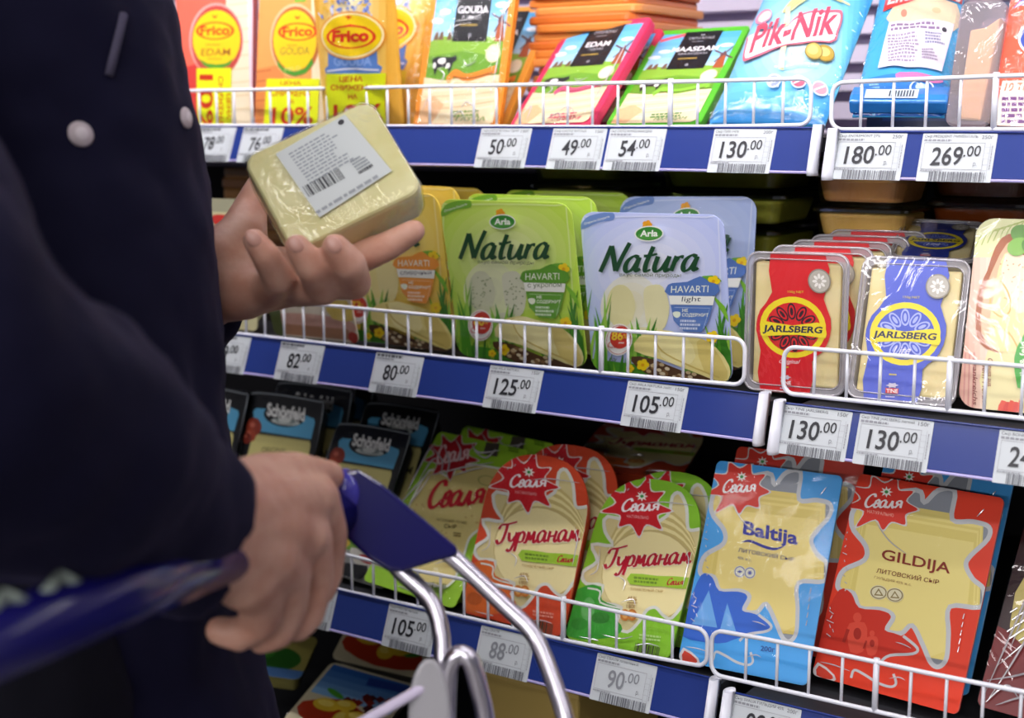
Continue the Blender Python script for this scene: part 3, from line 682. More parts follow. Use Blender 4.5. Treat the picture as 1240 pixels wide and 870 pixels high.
# pale blue pouch
p = Pack('T11', 'cheese_pouch', 'pale blue soft pouch marked Pik-Nik in red on a white banner', 'cheese pouch', G, body='#6cc4ec', shell='bag', bulge=.014, crop=C3, fin='foil', r=.004)
p.part('printed_film'); p.full('#63c0ea')
p.glow(760, 270, 330, 330, '#6cc6ee', '#cfeefa', 7, -12); p.band([(280, 470), (950, 440)], [(280, 640), (950, 640)], '#6cc4ec', '#2f8bd6')
p.band([(1000, -160), (960, 640)], [(1180, -160), (1010, 640)], '#7accf0', '#3fa4e2')
for k in range(7): p.stroke([(690+k*8, 120), (740+k*20, 60-k*4), (790+k*38, 20+k*10)], 9, ('#f0e2a0', '#e8cf78')[k % 2])
p.stroke([(720, 100), (712, 220), (690, 400)], 26, '#e9e6b8'); p.ell(592, 132, 46, 36, '#e48aa6', -25); p.ell(598, 134, 36, 25, '#f3d9c8', -25); p.ell(612, 140, 12, 12, '#ffffff')
B = [(505, 245), (520, 215), (700, 205), (745, 160), (800, 135), (960, 112), (985, 135), (965, 210), (930, 262), (720, 290), (530, 350), (490, 335)]
p.poly(B, '#e06a7e', 3); cx_, cy_ = 735, 230
p.poly([(cx_+(x-cx_)*.955, cy_+(y-cy_)*.88) for x, y in B], '#f6f4f6', 3)
p.text('Pik-Nik', (522, 316), (946, 226), (550, 180), '#dc4a62', .025, .12)
for x, c in ((905, '#b99b3a'), (850, '#c9ae54')): p.ell(x, 316, 43, 37, '#8a7430', -8); p.ell(x, 315, 39, 33, c, -8); p.ell(x-4, 312, 26, 20, '#dcc878', -8)
p.lines(660, 392, 930, 360, 1, 14, '#e8f4fb', 7)
for x, y, c in ((660, 462, '#9aa6d0'), (780, 462, '#d8607a'), (880, 478, '#d99aa8')): p.ell(x, y, 38, 30, '#dfe9f4', -10); p.ell(x, y, 31, 24, c, -10); p.stroke([(x-24, y+12), (x+22, y-14)], 7, '#f4f2f4', 0)
p.ell(990, 22, 32, 20, '#e8eef8', -10); p.text('TOLS', (968, 32), (1012, 24), (968, 14), '#4a5ab0', .03)
p.film('wrap_film', .5, .05, .0008); p.done()
# blue pouch with sticker
p = Pack('T12', 'cheese_pouch', 'bright blue soft pouch with red banner marked EntreMont and a white text sticker', 'cheese pouch', G, body='#3aa6e2', shell='bag', bulge=.012, crop=C4, fin='foil', r=.004)
p.part('printed_film'); p.full('#45b2e8'); p.band([(230, 390), (680, 390)], [(200, 560), (660, 560)], '#2f86d2', '#1b5fb4')
p.poly([(440, 385), (640, 395), (600, 425), (440, 420)], '#d77ab4', 3)
p.part('cheese_window', .0001); p.poly([(418, 60), (700, 40), (690, 160), (408, 160)], '#efd8b4', 2); p.ell(462, 105, 14, 16, '#d48a72'); p.ell(610, 90, 20, 12, '#e6c396')
p.part('printed_film'); p.poly([(364, 78), (392, -30), (430, -40), (730, -45), (722, 30), (640, 36), (600, 46), (560, 32), (470, 58)], '#e2372f')
p.text('EntreMont', (384, 54), (714, 30), (398, -6), '#f6f2f2', .03, .1); p.lines(290, 430, 350, 440, 4, 60, '#9fd0f0', 8); p.ell(545, 455, 60, 32, '#d8ecf8', -8, hole=.85); p.ell(545, 455, 30, 16, '#bfe0f4')
p.part('text_sticker', .0006); p.poly([(392, 148), (692, 136), (640, 368), (334, 362)], '#f1ebf3')
p.lines(400, 160, 640, 148, 2, 36, '#8a6f96', 11); p.lines(385, 205, 540, 203, 9, 140, '#a294ae', 12); p.lines(560, 195, 655, 193, 4, 60, '#8f8fb0', 13); p.ell(648, 178, 11, 10, '#33303a'); p.lines(545, 275, 620, 273, 4, 60, '#a294ae', 14)
p.film('wrap_film', .8, .10, .0008)
b = MB(); hw = p.w/2
pr = [(-.003, .0), (-.016, .001), (-.0165, .010), (-.010, .030), (-.004, .034)]
b.loft([[(x*(1.06+.02*sin(i*9)), y, v) for i, (y, v) in enumerate(pr)] for x in (-hw, -hw*.4, hw*.3, hw)], mat('#2a7fd0', 'foil')); o = bevel(b.build('bottom_seal', p.root), .002)
p.cur = MB(); s_ = p.cur; s_.add([(-.028, -.0172, .004), (.016, -.0172, .004), (.016, -.0160, .018), (-.028, -.0160, .018)], [(0, 1, 2, 3)], mat('#c9d6e2', 'card'))
for k in range(9): s_.add([(-.008+k*.0024, -.0176, .006), (-.0068+k*.0024, -.0176, .006), (-.0068+k*.0024, -.0164, .016), (-.008+k*.0024, -.0164, .016)], [(0, 1, 2, 3)], mat('#33424f', 'card'))
s_.build('barcode_sticker', p.root); p.done()
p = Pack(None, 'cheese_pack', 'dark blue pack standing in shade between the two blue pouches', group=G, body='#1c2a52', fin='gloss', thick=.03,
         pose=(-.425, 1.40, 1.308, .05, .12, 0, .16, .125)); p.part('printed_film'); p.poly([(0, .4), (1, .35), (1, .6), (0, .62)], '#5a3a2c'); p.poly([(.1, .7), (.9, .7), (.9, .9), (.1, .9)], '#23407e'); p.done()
# clear box with a wedge of cheese
p = Pack('T13', 'cheese_box', 'clear plastic box holding a tall yellow cheese wedge beside the red-orange pack', 'cheese box', G, shell=None)
w, h = p.w, p.h; t = .055
b = MB(); b.loft([[(u*k, y, h/2+(v-h/2)*k) for u, v in p.ol] for y, k in ((0, .96), (.001, 1), (t, .96))], clear('#f6dfe6', .05, .15, .07, milky=.22)); b.build('clear_box', p.root)
b = MB(); b.loft([[(-w*.30, y, h*.07), (w*.22, y, h*.06), (w*.34, y, h*.88), (w*.05, y, h*.80), (-w*.28, y, h*.78)] for y in (.006, t-.006)], mat('#f6e2a0', 'cheese')); bevel(b.build('cheese_wedge', p.root), .002)
b = MB(); b.box((0, .02, h*.03), (w*.7, .03, h*.05), mat('#4a3340', 'card')); b.build('base_insert', p.root)
p = Pack('T14', 'cheese_pack', 'red-orange cheese pack with a blue emblem cut off by the right edge of the photo', group=G, body='#ec4f2c', crop=C4, fin='gloss', thick=.03)
p.part('printed_film'); p.full('#ee5630'); p.poly([(970, 40), (1010, 0), (1400, -60), (1400, 30), (1030, 20)], '#3a58b8'); p.ell(1110, 190, 112, 92, '#e9e9f4'); p.ell(1110, 190, 100, 80, '#2b4bb0'); p.text('President', (1040, 205), (1190, 195), (1042, 165), '#f2f2f6', .02, .2)
p.poly([(925, 395), (1290, 380), (1280, 640), (880, 640)], '#e9dcd0'); p.text('10 Tranches', (935, 442), (1180, 432), (938, 405), '#e07a4a', .01, .2); p.lines(925, 470, 1240, 462, 5, 130, '#7a4a86', 21)
p.film('wrap_film', .5, .05); p.done()

# ------------------------------------------------------------------ middle shelf
CN = (520, 190, 2.9)
def natura(key, label, base, light, badge, sub, num, slicec, group='cheese packs with grass and flowers print', dill=False):
    p = Pack(key, 'cheese_pack', label, group=group, body=base, crop=CN, ref='M3', r=.014, thick=.016, fin='card')
    p.part('printed_card'); p.full(base); p.glow(275, 340, 240, 200, base, light, 7)
    p.stroke([(60, 640), (52, 200), (90, 168), (440, 172), (480, 200), (515, 640)], 5, mix(base, '#ffffff', .35), 4)
    p.poly([(42, 196), (60, 168), (90, 156), (142, 150), (148, 176), (100, 184), (52, 206)], mix(badge, base, .25), 3); p.text('Открыть/Закрыть', (56, 194), (136, 170), (54, 184), '#f4f6ee', .0, .1)
    p.glow(215, 470, 95, 110, mix(light, slicec, .2), mix(light, slicec, .75), 4)
    p.part('cheese_slices', .0002); p.ell(186, 468, 46, 74, slicec, -6); p.poly([(258, 412), (285, 396), (318, 404), (342, 470), (332, 540), (300, 556), (274, 530), (262, 470)], mix(slicec, '#ffffff', .12), 3)
    p.poly([(228, 560), (260, 540), (300, 556), (300, 610), (240, 620)], mix(slicec, '#ffffff', .15), 3)
    if dill:
        rnd = random.Random(7)
        for k in range(60):
            x, y = rnd.choice(((186, 468), (302, 470))); p.ell(x+rnd.uniform(-34, 34), y+rnd.uniform(-58, 58), 3, 2.2, '#8a9a6a', 0, 6)
    p.part('printed_card', .0001)
    p.poly([(40, 640), (150, 655), (260, 670), (300, 700), (560, 740), (560, 800), (40, 800)], '#4f9a2c'); p.poly([(330, 560), (520, 600), (570, 640), (570, 760), (420, 720)], '#6fae3a')
    p.grass(range(56, 160, 7), 740, 360, 5, w=22, lean=-.04); p.grass(range(225, 305, 11), 650, 190, 8, w=18); p.grass(range(496, 580, 8), 760, 360, 6, w=22, lean=-.03); p.grass(range(150, 240, 16), 730, 110, 2)
    p.poly([(470, 420), (520, 470), (545, 540), (500, 470)], '#7dbb35'); p.poly([(430, 372), (475, 365), (505, 385), (470, 388)], '#6fae3a', 2)
    p.part('bread_print', .0001); p.poly([(232, 640), (300, 648), (400, 690), (520, 716), (555, 735), (470, 752), (330, 720), (250, 676)], '#5c4028', 2)
    rnd = random.Random(3)
    for k in range(26): p.ell(rnd.uniform(260, 470), 0, .1, .1, '#5c4028') if 0 else p.ell((xx := rnd.uniform(262, 440)), 662+(xx-262)*.28+rnd.uniform(-14, 22), 9, 6, rnd.choice(['#c9b48a', '#8a6a44', '#e0d2b0']), 20, 7)
    yc = mix('#f0e08a', slicec, .3)
    p.poly([(242, 620), (255, 570), (325, 548), (380, 560), (470, 585), (530, 640), (556, 700), (530, 728), (440, 694), (330, 650)], yc, 2)
    p.poly([(310, 556), (400, 566), (440, 640), (400, 672), (330, 640)], mix(yc, '#fff8c0', .5), 2); p.poly([(440, 590), (480, 590), (545, 690), (530, 724), (470, 690)], mix(yc, '#c8a840', .35), 2); p.stroke([(300, 560), (330, 620), (420, 670), (520, 712)], 5, mix(yc, '#b89a3a', .5), 4)
    p.part('printed_card', .0001)
    for x, y, r in ((272, 668, 19), (490, 572, 20), (482, 384, 19), (50, 520, 18), (232, 680, 13)): p.flower(x, y, r)
    p.poly([(335, 402), (352, 388), (400, 384), (440, 366), (470, 386), (498, 396), (490, 432), (345, 430)], badge, 2); p.text('HAVARTI', (350, 421), (468, 420), (350, 398), '#eef2e0', .0)
    p.poly([(344, 430), (490, 434), (486, 464), (350, 460)], '#eef0e6'); p.text(sub, (358, 452), (476, 450), (358, 434) if len(sub) > 6 else (390, 430), '#4f6a3a' if dill else '#5a5a66') if len(sub) > 6 else p.text(sub, (385, 456), (445, 456), (387, 434), '#3f4458')
    p.poly([(352, 462), (485, 466), (474, 520), (455, 556), (398, 552), (364, 515)], badge, 1); p.stroke([(364, 470), (476, 474), (460, 545)], 2, mix(badge, '#ffffff', .5), 0)
    p.poly([(360, 488), (372, 484), (384, 488), (384, 500), (374, 506), (364, 500)], '#e6efd8', 3); p.text('НЕ', (390, 486), (408, 486), (390, 475), '#eef2e0', .02); p.text('СОДЕРЖИТ', (390, 504), (474, 505), (390, 490), '#eef2e0', .02)
    p.lines(386, 512, 455, 514, 3, 38, mix(badge, '#ffffff', .7), 31)
    p.ell(192, 580, 44, 55, '#f0eee8'); p.ell(192, 580, 40, 51, '#b84a40', hole=.96); p.ell(196, 572, 33, 39, '#cf3a2c'); p.text(num, (168, 582), (205, 582), (169, 550), '#f6d53a', .03); p.text('%', (206, 576), (218, 576), (206, 560), '#f6d53a')
    p.text('Ca', (158, 608), (188, 608), (158, 586), '#cf3a2c'); p.lines(192, 588, 216, 588, 1, 8, '#f0d9d0'); p.text('150г', (165, 655), (190, 657), (165, 641), '#3a5a2a')
    p.flower(263, 192, 15, '#f0a62a'); p.ell(271, 221, 46, 26, '#f2f5ea'); p.ell(271, 221, 42, 22.5, '#3d8c38'); p.ell(271, 228, 36, 12, '#55a046'); p.text('Arla', (243, 231), (299, 231), (243, 209), '#f6faf0', .03)
    p.word('Natura', (122, 348), (432, 346), (122, 256), 17, '#1e4a2c', .16, 20)
    p.text('вкус самой природы', (185, 366), (380, 371), (185, 350), '#5f6f4c')
    p.film('clear_lid', .12, .035, .0008, rough=.12, scale=9); return p.done()
gr = natura('M3', 'lime green cheese pack marked HAVARTI with dill, standing in front', '#bfe052', '#eaf2b8', '#5e9c2e', 'с укропом', '60', '#d0d3b4', dill=True)
copy_thing(gr, (.005, .036, .004), 'lime green cheese pack directly behind the front lime green one, only its right edge showing')
copy_thing(gr, (.004, .105, .005), 'lime green cheese pack farthest back, its top edge above the front ones')
ye = natura('M2', 'yellow cheese pack marked HAVARTI with orange badge, beside the held cheese block', '#f2d258', '#f8e69a', '#f09a3a', 'сливочный', '73', '#efdf92')
copy_thing(ye, (-.005, .040, .005), 'yellow cheese pack second in its row behind the orange-badged front one')
copy_thing(ye, (-.004, .085, .002), 'yellow cheese pack farthest back in its row, only its top edge showing')
natura('M4', 'lilac-blue cheese pack marked HAVARTI light standing in front', '#bcc8f4', '#eceef8', '#5678b8', 'light', '86', '#e2dca4')
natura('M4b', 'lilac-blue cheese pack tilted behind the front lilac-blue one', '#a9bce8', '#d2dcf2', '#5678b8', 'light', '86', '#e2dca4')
# red and blue banded trays
CJ = (890, 180, 2.56)
def jarl(key, label, c, leafc, sub, group='clear trays with a printed band', tilt=0):
    p = Pack(key, 'cheese_tray', label, 'cheese tray', group, shell=None, crop=CJ, ref='M7', r=.010, fin='gloss')
    w, h = p.w, p.h; sc = lambda k: [(u*k, h/2+(v-h/2)*k) for u, v in p.ol]
    b = MB(); b.loft([[(u, y, v) for u, v in sc(k)] for k, y in ((1, .0004), (1, .0018), (.90, .002), (.87, .022))], clear('#ecebea', .12, .0, .05, milky=.5), cap=False); b.build('clear_tray', p.root)
    b = MB(); b.tube([(u, -.0004, v) for u, v in sc(.985)], .0011, clear('#e4e2e4', .1, 0, .2, milky=.4), 6, True); b.tube([(u, -.0002, v) for u, v in sc(.90)], .0008, clear('#e4e2e4', .1, 0, .16, milky=.3), 6, True); b.build('tray_rim', p.root, True)
    b = MB(); b.box((0, .0105, h*.49), (w*.84, .0165, h*.87), mat('#ecdca8', 'cheese')); bevel(b.build('cheese_slices', p.root), .002)
    p.part('printed_band'); cx, cy = 528, 568
    p.poly([(478, 337), (650, 344), (650, 440), (636, 480), (655, 540), (648, 600), (618, 650), (582, 680), (562, 795), (396, 775), (412, 640), (405, 570), (425, 510), (470, 455)], c, 2)
    p.ell(cx, cy, 122, 108, c, -4); p.ell(cx, cy, 110, 98, '#eedb2a', -4); p.ell(cx, cy, 91, 80, c, -4)
    for sgn in (-1, 1):
        for k in range(5):
            a = (-90+(k-2)*32)*pi/180*(1 if sgn < 0 else 1); a = a if sgn < 0 else -a
            x, y = cx+62*cos(a)*.95, cy+52*sin(a); p.ell(x, y, 26, 14, leafc, math.degrees(math.atan2(52*sin(a), 60*cos(a)))); p.ell(x, y, 20, 9.5, c, math.degrees(math.atan2(52*sin(a), 60*cos(a)))); p.ell(x, y, 13, 5, leafc, math.degrees(math.atan2(52*sin(a), 60*cos(a))))
    p.poly([(420, 588), (422, 560), (440, 545), (528, 560), (612, 552), (638, 575), (636, 600), (620, 602), (540, 590), (440, 592)], '#eedb2a', 2)
    p.text('JARLSBERG', (426, 584), (624, 594), (430, 556), '#16224a', .03, .08)
    p.text(sub, (488, 634), (544, 632), (492, 606), '#e9e6f2', 0, .35) if tilt == 0 else p.text(sub, (470, 686), (540, 690), (474, 668), '#f2e6e6', 0, .35)
    p.text('150g NET', (522, 460), (574, 462), (522, 451), '#d8c83a'); p.lines(478, 692, 510, 694, 1, 8, '#d8c83a')
    p.poly([(466, 738), (508, 741), (506, 758), (466, 755)], '#cf2f28'); p.text('TINE', (469, 754), (505, 756), (469, 741), '#f2eeee', .02); p.star(488, 730, 20, 9, '#cfc9d8', 6); p.lines(466, 764, 506, 766, 1, 8, '#c9c4e0')
    p.part('round_seal', .0004); p.ell(628, 424, 37, 37, '#8e887c'); p.ell(628, 424, 33, 33, '#b9b4a8')
    for k in range(8): p.ell(628+15*cos(k*.785), 424+15*sin(k*.785), 8, 4.5, '#ece9e2', k*45)
    p.film('film', .25, .05, .0006, scale=14); return p.done()
rj = jarl('M6', 'clear cheese tray with a red band marked JARLSBERG, standing in front', '#d8242a', '#33202a', 'Original', tilt=1)
for k, nm in enumerate(('second', 'third', 'fourth', 'last')):
    copy_thing(rj, (.010+.006*k, .030+.029*k, .004+.003*k), 'clear tray with a red band, %s in its row behind the front red-banded tray' % nm)
jarl('M7', 'clear cheese tray with a blue band marked JARLSBERG Lite, leaning in front', '#4a5cc8', '#a9b4ea', 'Lite')
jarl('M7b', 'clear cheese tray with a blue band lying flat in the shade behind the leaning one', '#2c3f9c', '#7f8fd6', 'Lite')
for k in range(4):
    p = Pack(None, 'cheese_tray', 'clear cheese tray lying in the hidden stack under the shaded blue-banded one', 'cheese tray', 'trays lying under the shaded blue-banded tray', shell='slab', thick=.021, r=.01, body='#8f8a7a',
             pose=(-.372+.003*(k % 2), 1.215, 1.0835+.0214+.0216*k, .21, pi/2, 0, .075, .12)); p.done()
# bread and cheese print pack
p = Pack('M8', 'cheese_pack', 'pink and cream pack with printed bread and cheese at the right photo edge', group='cheese packs on the middle shelf', body='#e6cfb6', crop=CJ, fin='gloss', r=.014, thick=.016)
p.part('printed_film'); p.full('#e8d0b8'); p.band([(690, 300), (690, 860)], [(800, 300), (790, 860)], '#d9a58e', '#efd9c4'); p.poly([(740, 200), (1070, 200), (1070, 300), (742, 330)], '#dfe0a8', 2)
for k in range(9): p.stroke([(750+k*18, 300-k*6), (770+k*18, 262-k*5), (800+k*18, 258-k*6)], 3, '#a8b85a')
p.poly([(800, 560), (1100, 560), (1100, 860), (790, 860)], '#e9dfa6', 2)
for k in range(4): p.stroke([(700+k*14, 620), (690+k*14, 830)], 5, '#cf8f86', 0)
p.poly([(850, 262), (810, 300), (785, 370), (755, 440), (748, 560), (780, 610), (850, 620), (900, 560), (900, 300)], '#a85a2c', 2); p.poly([(845, 290), (800, 370), (770, 460), (765, 560), (800, 605), (860, 600), (870, 320)], '#d9b48c', 2)
p.part('cheese_print', .0002); p.poly([(838, 320), (870, 312), (900, 330), (960, 400), (980, 560), (930, 620), (850, 622), (798, 606), (792, 520), (806, 440), (818, 370)], '#f0d99c', 2); p.poly([(840, 322), (900, 326), (960, 400), (930, 470), (880, 500), (830, 420)], '#f6e3c4', 2)
p.stroke([(826, 400), (850, 440), (855, 490), (826, 510), (795, 480), (800, 430), (826, 400)], 5, '#d9b25e', 4); p.stroke([(800, 540), (850, 560), (880, 610)], 5, '#d9b25e', 4)
rnd = random.Random(9)
for k in range(30): p.ell(rnd.uniform(825, 920), rnd.uniform(340, 470), 2.4, 2, '#c9864a', 0, 6)
p.part('printed_film'); p.ell(900, 268, 44, 30, '#5f9a34', 20); p.ell(880, 300, 34, 26, '#7fb548', -20); p.ell(940, 300, 50, 34, '#4f8a2c', 10)
p.poly([(868, 640), (890, 580), (930, 540), (1060, 560), (1060, 740), (900, 740), (876, 720)], '#3fa63a', 2); p.text('mild & fein', (905, 720), (905, 590), (885, 720), '#eef6e0', .01)
for x, t, a, z in ((738, 'Frankreichs', 640, 790), (768, 'dem Herzen', 655, 800), (786, 'Genuss aus', 640, 730)): p.text(t, (x, a), (x-2, z), (x+15, a), '#8a3f3a', .01, .25)
for k in range(5): p.poly([(815+k*16, 812), (828+k*14, 775+6*(k % 2)), (850+k*12, 790), (840+k*12, 818)], ('#e2503a', '#d83a2c')[k % 2], 2)
p.film('film', .2, .025, .0008, scale=10); p.done()
# pale pack and small pack behind the hand
p = Pack('M0', 'cheese_pack', 'pale yellow-green pack with a small red badge behind the wrist of the raised hand', group='cheese packs on the middle shelf', body='#d5d0a4', fin='gloss')
p.part('printed_film'); p.full('#d8d2a2'); p.ell(.62, .17, .2, .05, '#cf3a34', 4); p.poly([(0, 0), (1, 0), (1, .1), (0, .1)], '#a8a68a'); p.poly([(.2, .3), (.95, .28), (.95, .9), (.2, .9)], '#e2da9e', 1)
rnd = random.Random(5)
for k in range(70): p.ell(rnd.uniform(.2, .95), rnd.uniform(.28, .9), .016, .010, '#b8a866', rnd.uniform(0, 180), 6)
p.done()
p = Pack('M1', 'ham_pack', 'small pack with printed pickle and ham low behind the wire guard under the raised hand', 'pack', 'cheese packs on the middle shelf', body='#e9dcc6', fin='foil', thick=.02)
p.part('printed_film'); p.full('#ecdfc8'); p.ell(.42, .2, .17, .24, '#8a9a3a', 12); p.ell(.42, .2, .13, .19, '#c2cc7a', 12); p.ell(.42, .2, .06, .1, '#a5b45a', 12)
p.poly([(.05, .62), (.5, .55), (.95, .62), (.95, .82), (.05, .85)], '#e6b3a0', 2); p.poly([(.05, .78), (.9, .76), (.95, .95), (.05, .97)], '#c08a66', 1); p.poly([(.7, .35), (.95, .25), (.98, .6), (.75, .6)], '#e3c64a', 2); p.ell(.95, .9, .06, .1, '#cf4030'); p.poly([(0, .0), (.16, .0), (.12, 1), (0, 1)], '#56602c')
p.film('film', .8, .08); p.done()
# stacks of clear deli tubs in the shade behind
def tub(label, group, x, y, z, w, d, h, chees, tint, rz=0, tone='#2f2f2a'):
    r = tag(empty('cheese_tub', (x, y, z), Matrix.Rotation(rz, 3, 'Z')), label, 'cheese tub', group)
    R = lambda k, zz: [(u*k, (v-d/2)*k, zz) for u, v in rrect(w, d, .016, 6)]
    b = MB(); b.loft([R(.86, 0), R(.88, .002), R(.95, h*.78), R(1, h*.80), R(1, h*.9), R(.95, h*.93), R(.93, h)], clear(tint, .1, .15, .05)); b.build('clear_tub', r)
    b = MB(); b.loft([R(.80, .002), R(.90, h*.74)], mat(chees, 'cheese')); bevel(b.build('cheese', r), .003)
    b = MB(); b.loft([R(1.012, h*.80), R(1.012, h*.88)], clear('#e8efe4', .1, 0, .16)); b.build('lid_rim', r)
    return r
ords = ['bottom', 'second', 'third', 'fourth', 'fifth', 'sixth']
def tub_stack(n, px, Y, w, d, h, label, grp, chees, tint, z0=1.0835):
    x = at(px, 250, Y).x
    for k in range(n): tub('%s %s' % (ords[k] if k < n-1 else 'topmost', label), grp, x+.003*((k*3) % 3-1), Y+d/2, z0+k*(h+.0006), w, d, h, chees if isinstance(chees, str) else chees[k % len(chees)], tint, .03*((k*2) % 3-1))
tub_stack(6, 693, 1.31, .118, .11, .034, 'clear cheese tub of the stack behind the lime green packs', 'clear tubs behind the lime green packs', '#e6e2aa', '#e6f0cc')
tub_stack(6, 868, 1.27, .14, .12, .0335, 'clear cheese tub of the stack behind the lilac-blue packs', 'clear tubs behind the lilac-blue packs', ('#e0d68a', '#bdb56a'), '#dce2b4')
tub_stack(6, 1040, 1.27, .094, .09, .0315, 'clear tub of pale cheese in the stack above the red-banded trays', 'clear tubs above the red-banded trays', ('#f4dca4', '#f2d69c', '#eebc90'), '#f4ead0')
tub_stack(6, 1185, 1.34, .10, .09, .0325, 'clear tub of brown cheese in the stack at the dark right end', 'clear tubs at the dark right end', '#b07a52', '#d0b090')
x = at(283, 220, 1.24).x
for k in range(14):
    p = Pack(None, 'cheese_pack', 'dark brown flat pack in the lying stack behind the raised hand, one of several alike', 'cheese pack', 'brown flat packs lying behind the raised hand', shell='slab', thick=.0125, r=.01, body=('#6a4522', '#7d5628')[k % 2], fin='gloss',
             pose=(x-.02+.002*((k*5) % 3), 1.30, 1.0835+.0125+k*.0128, 0, pi/2, 0, .13, .12)); p.done()
# ------------------------------------------------------------------ third shelf
CS = (250, 380, 3.345)
def schon(key, label):
    p = Pack(key, 'cheese_pack', label, group='black packs with a blue panel', body='#15171b', crop=CS, ref='L1', r=.010, thick=.02, fin='gloss')
    p.part('printed_film'); p.full('#14161a')
    p.stroke([(172, 345), (190, 322), (300, 330), (455, 358), (472, 375), (445, 560), (390, 900)], 5, '#98a0a6', 3); p.stroke([(172, 345), (150, 480), (90, 850)], 4, '#787f86', 0)
    p.poly([(192, 392), (205, 380), (250, 384), (395, 408), (436, 424), (440, 440), (425, 505), (198, 474)], '#62b6e0', 1); p.poly([(200, 470), (424, 505), (420, 516), (196, 482)], '#1a1c20')
    p.ell(318, 411, 84, 44, '#101216', 7); p.ell(322, 436, 58, 13, '#cfd6d2', 7); p.ell(322, 432, 40, 12, '#8e9a96', 7); p.ell(318, 430, 26, 11, '#dfe3de', 7)
    p.text('Schönfeld', (246, 412), (398, 436), (250, 358), '#f6f7f4', .04)
    p.part('cheese_slices', .0003); p.poly([(204, 482), (420, 512), (424, 530), (385, 760), (372, 770), (140, 730), (130, 715), (190, 490)], '#d9cf86', 1); p.stroke([(204, 484), (420, 514)], 6, '#b9b070', 0)
    p.part('printed_film'); p.text('ORIGINAL', (226, 560), (328, 566), (229, 534), '#6a6238'); p.text('MAASDAM', (190, 604), (395, 624), (196, 572), '#4a4428', .01); p.lines(200, 640, 360, 660, 3, 60, '#6a6238')
    for x, y, rx, ry, c in ((196, 455, 30, 36, '#9c3a26'), (182, 488, 22, 26, '#b0482c'), (168, 500, 18, 22, '#7f2c20')): p.ell(x, y, rx, ry, c); p.ell(x-6, y-8, rx*.35, ry*.3, '#d0705a')
    p.film('film', .3, .05, .0008, scale=16); return p.done()
schon('L0', 'black cheese pack with a red tomato print, partly hidden by the jacket')
s1 = schon('L1', 'black cheese pack marked Schönfeld ORIGINAL above the hand on the trolley handle')
copy_thing(s1, (.012, .034, .008), 'black cheese pack directly behind the one above the gripping hand')
copy_thing(s1, (.016, .068, .012), 'black cheese pack farthest back in the row above the gripping hand')
s2 = schon('L2', 'black cheese pack marked Schönfeld leaning behind the blue trolley bracket')
copy_thing(s2, (.004, .046, .016), 'black cheese pack standing in shade behind the one at the trolley bracket')

CG = (470, 490, 2.9)
p = Pack('L3', 'cheese_pack', 'lime green cheese pack with red script and crumpled clear wrap behind the trolley bracket', group='cheese packs on the third shelf', body='#8fc02e', crop=CG, fin='card', r=.006, thick=.022)
p.part('printed_film'); p.full('#96c832'); 
p.part('cheese_slices', .0003); p.poly([(150, 215), (215, 255), (250, 205), (410, 222), (420, 240), (330, 430), (285, 470), (255, 570), (215, 640), (60, 610), (-20, 540), (60, 360)], '#dccd84', 2)
rnd = random.Random(11)
for k in range(40): p.ell(rnd.uniform(60, 340), rnd.uniform(270, 560), 3, 2.4, '#b98a4a', 0, 6)
p.part('printed_film', .0002); p.stroke([(60, 360), (140, 225), (215, 250), (255, 205), (418, 225)], 7, '#eef0e6', 3); p.stroke([(330, 430), (292, 462), (268, 540), (215, 640), (60, 612)], 9, '#e6ebd8', 3)
p.star(215, 180, 92, 74, '#b01c26', 9, .62, 10, 3, '#d8d2cc', .07, seed=2); p.word('Сваля', (165, 205), (278, 188), (160, 150), 9, '#e6c8c8', .2)
p.word('Сваля', (132, 352), (335, 338), (122, 268), 17, '#c41f2c', .35)
p.text('ЛИТОВСКИЙ ЛЁГКИЙ', (168, 398), (280, 412), (168, 386), '#7a6a34'); p.text('СЫР', (196, 425), (242, 428), (198, 410), '#6a5a2c', .01); p.lines(232, 440, 270, 444, 2, 18, '#8a7a44')
p.ell(348, 262, 34, 18, '#b9b26a', 10, hole=.8); p.poly([(340, 135), (388, 140), (380, 182), (330, 174)], '#4a443c', 1); p.lines(420, 150, 470, 160, 2, 16, '#5f8a20')
p.bars((150, 622), (215, 632), (140, 660), '#5a6a30', 14)
p.film('wrap_film', .5, .03, .0025, scale=34., rough=.05)
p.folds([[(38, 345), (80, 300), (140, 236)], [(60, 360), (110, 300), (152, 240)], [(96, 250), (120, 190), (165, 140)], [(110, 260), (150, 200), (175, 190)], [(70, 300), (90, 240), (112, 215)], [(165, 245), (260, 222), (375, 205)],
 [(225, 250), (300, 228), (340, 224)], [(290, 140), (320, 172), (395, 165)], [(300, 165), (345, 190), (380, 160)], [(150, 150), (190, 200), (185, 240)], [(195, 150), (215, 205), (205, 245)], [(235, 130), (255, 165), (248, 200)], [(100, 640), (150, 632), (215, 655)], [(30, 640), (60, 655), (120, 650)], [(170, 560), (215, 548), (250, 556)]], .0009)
g3 = p.done()
copy_thing(g3, (.006, .040, .000), 'lime green pack half hidden behind the one with crumpled wrap')

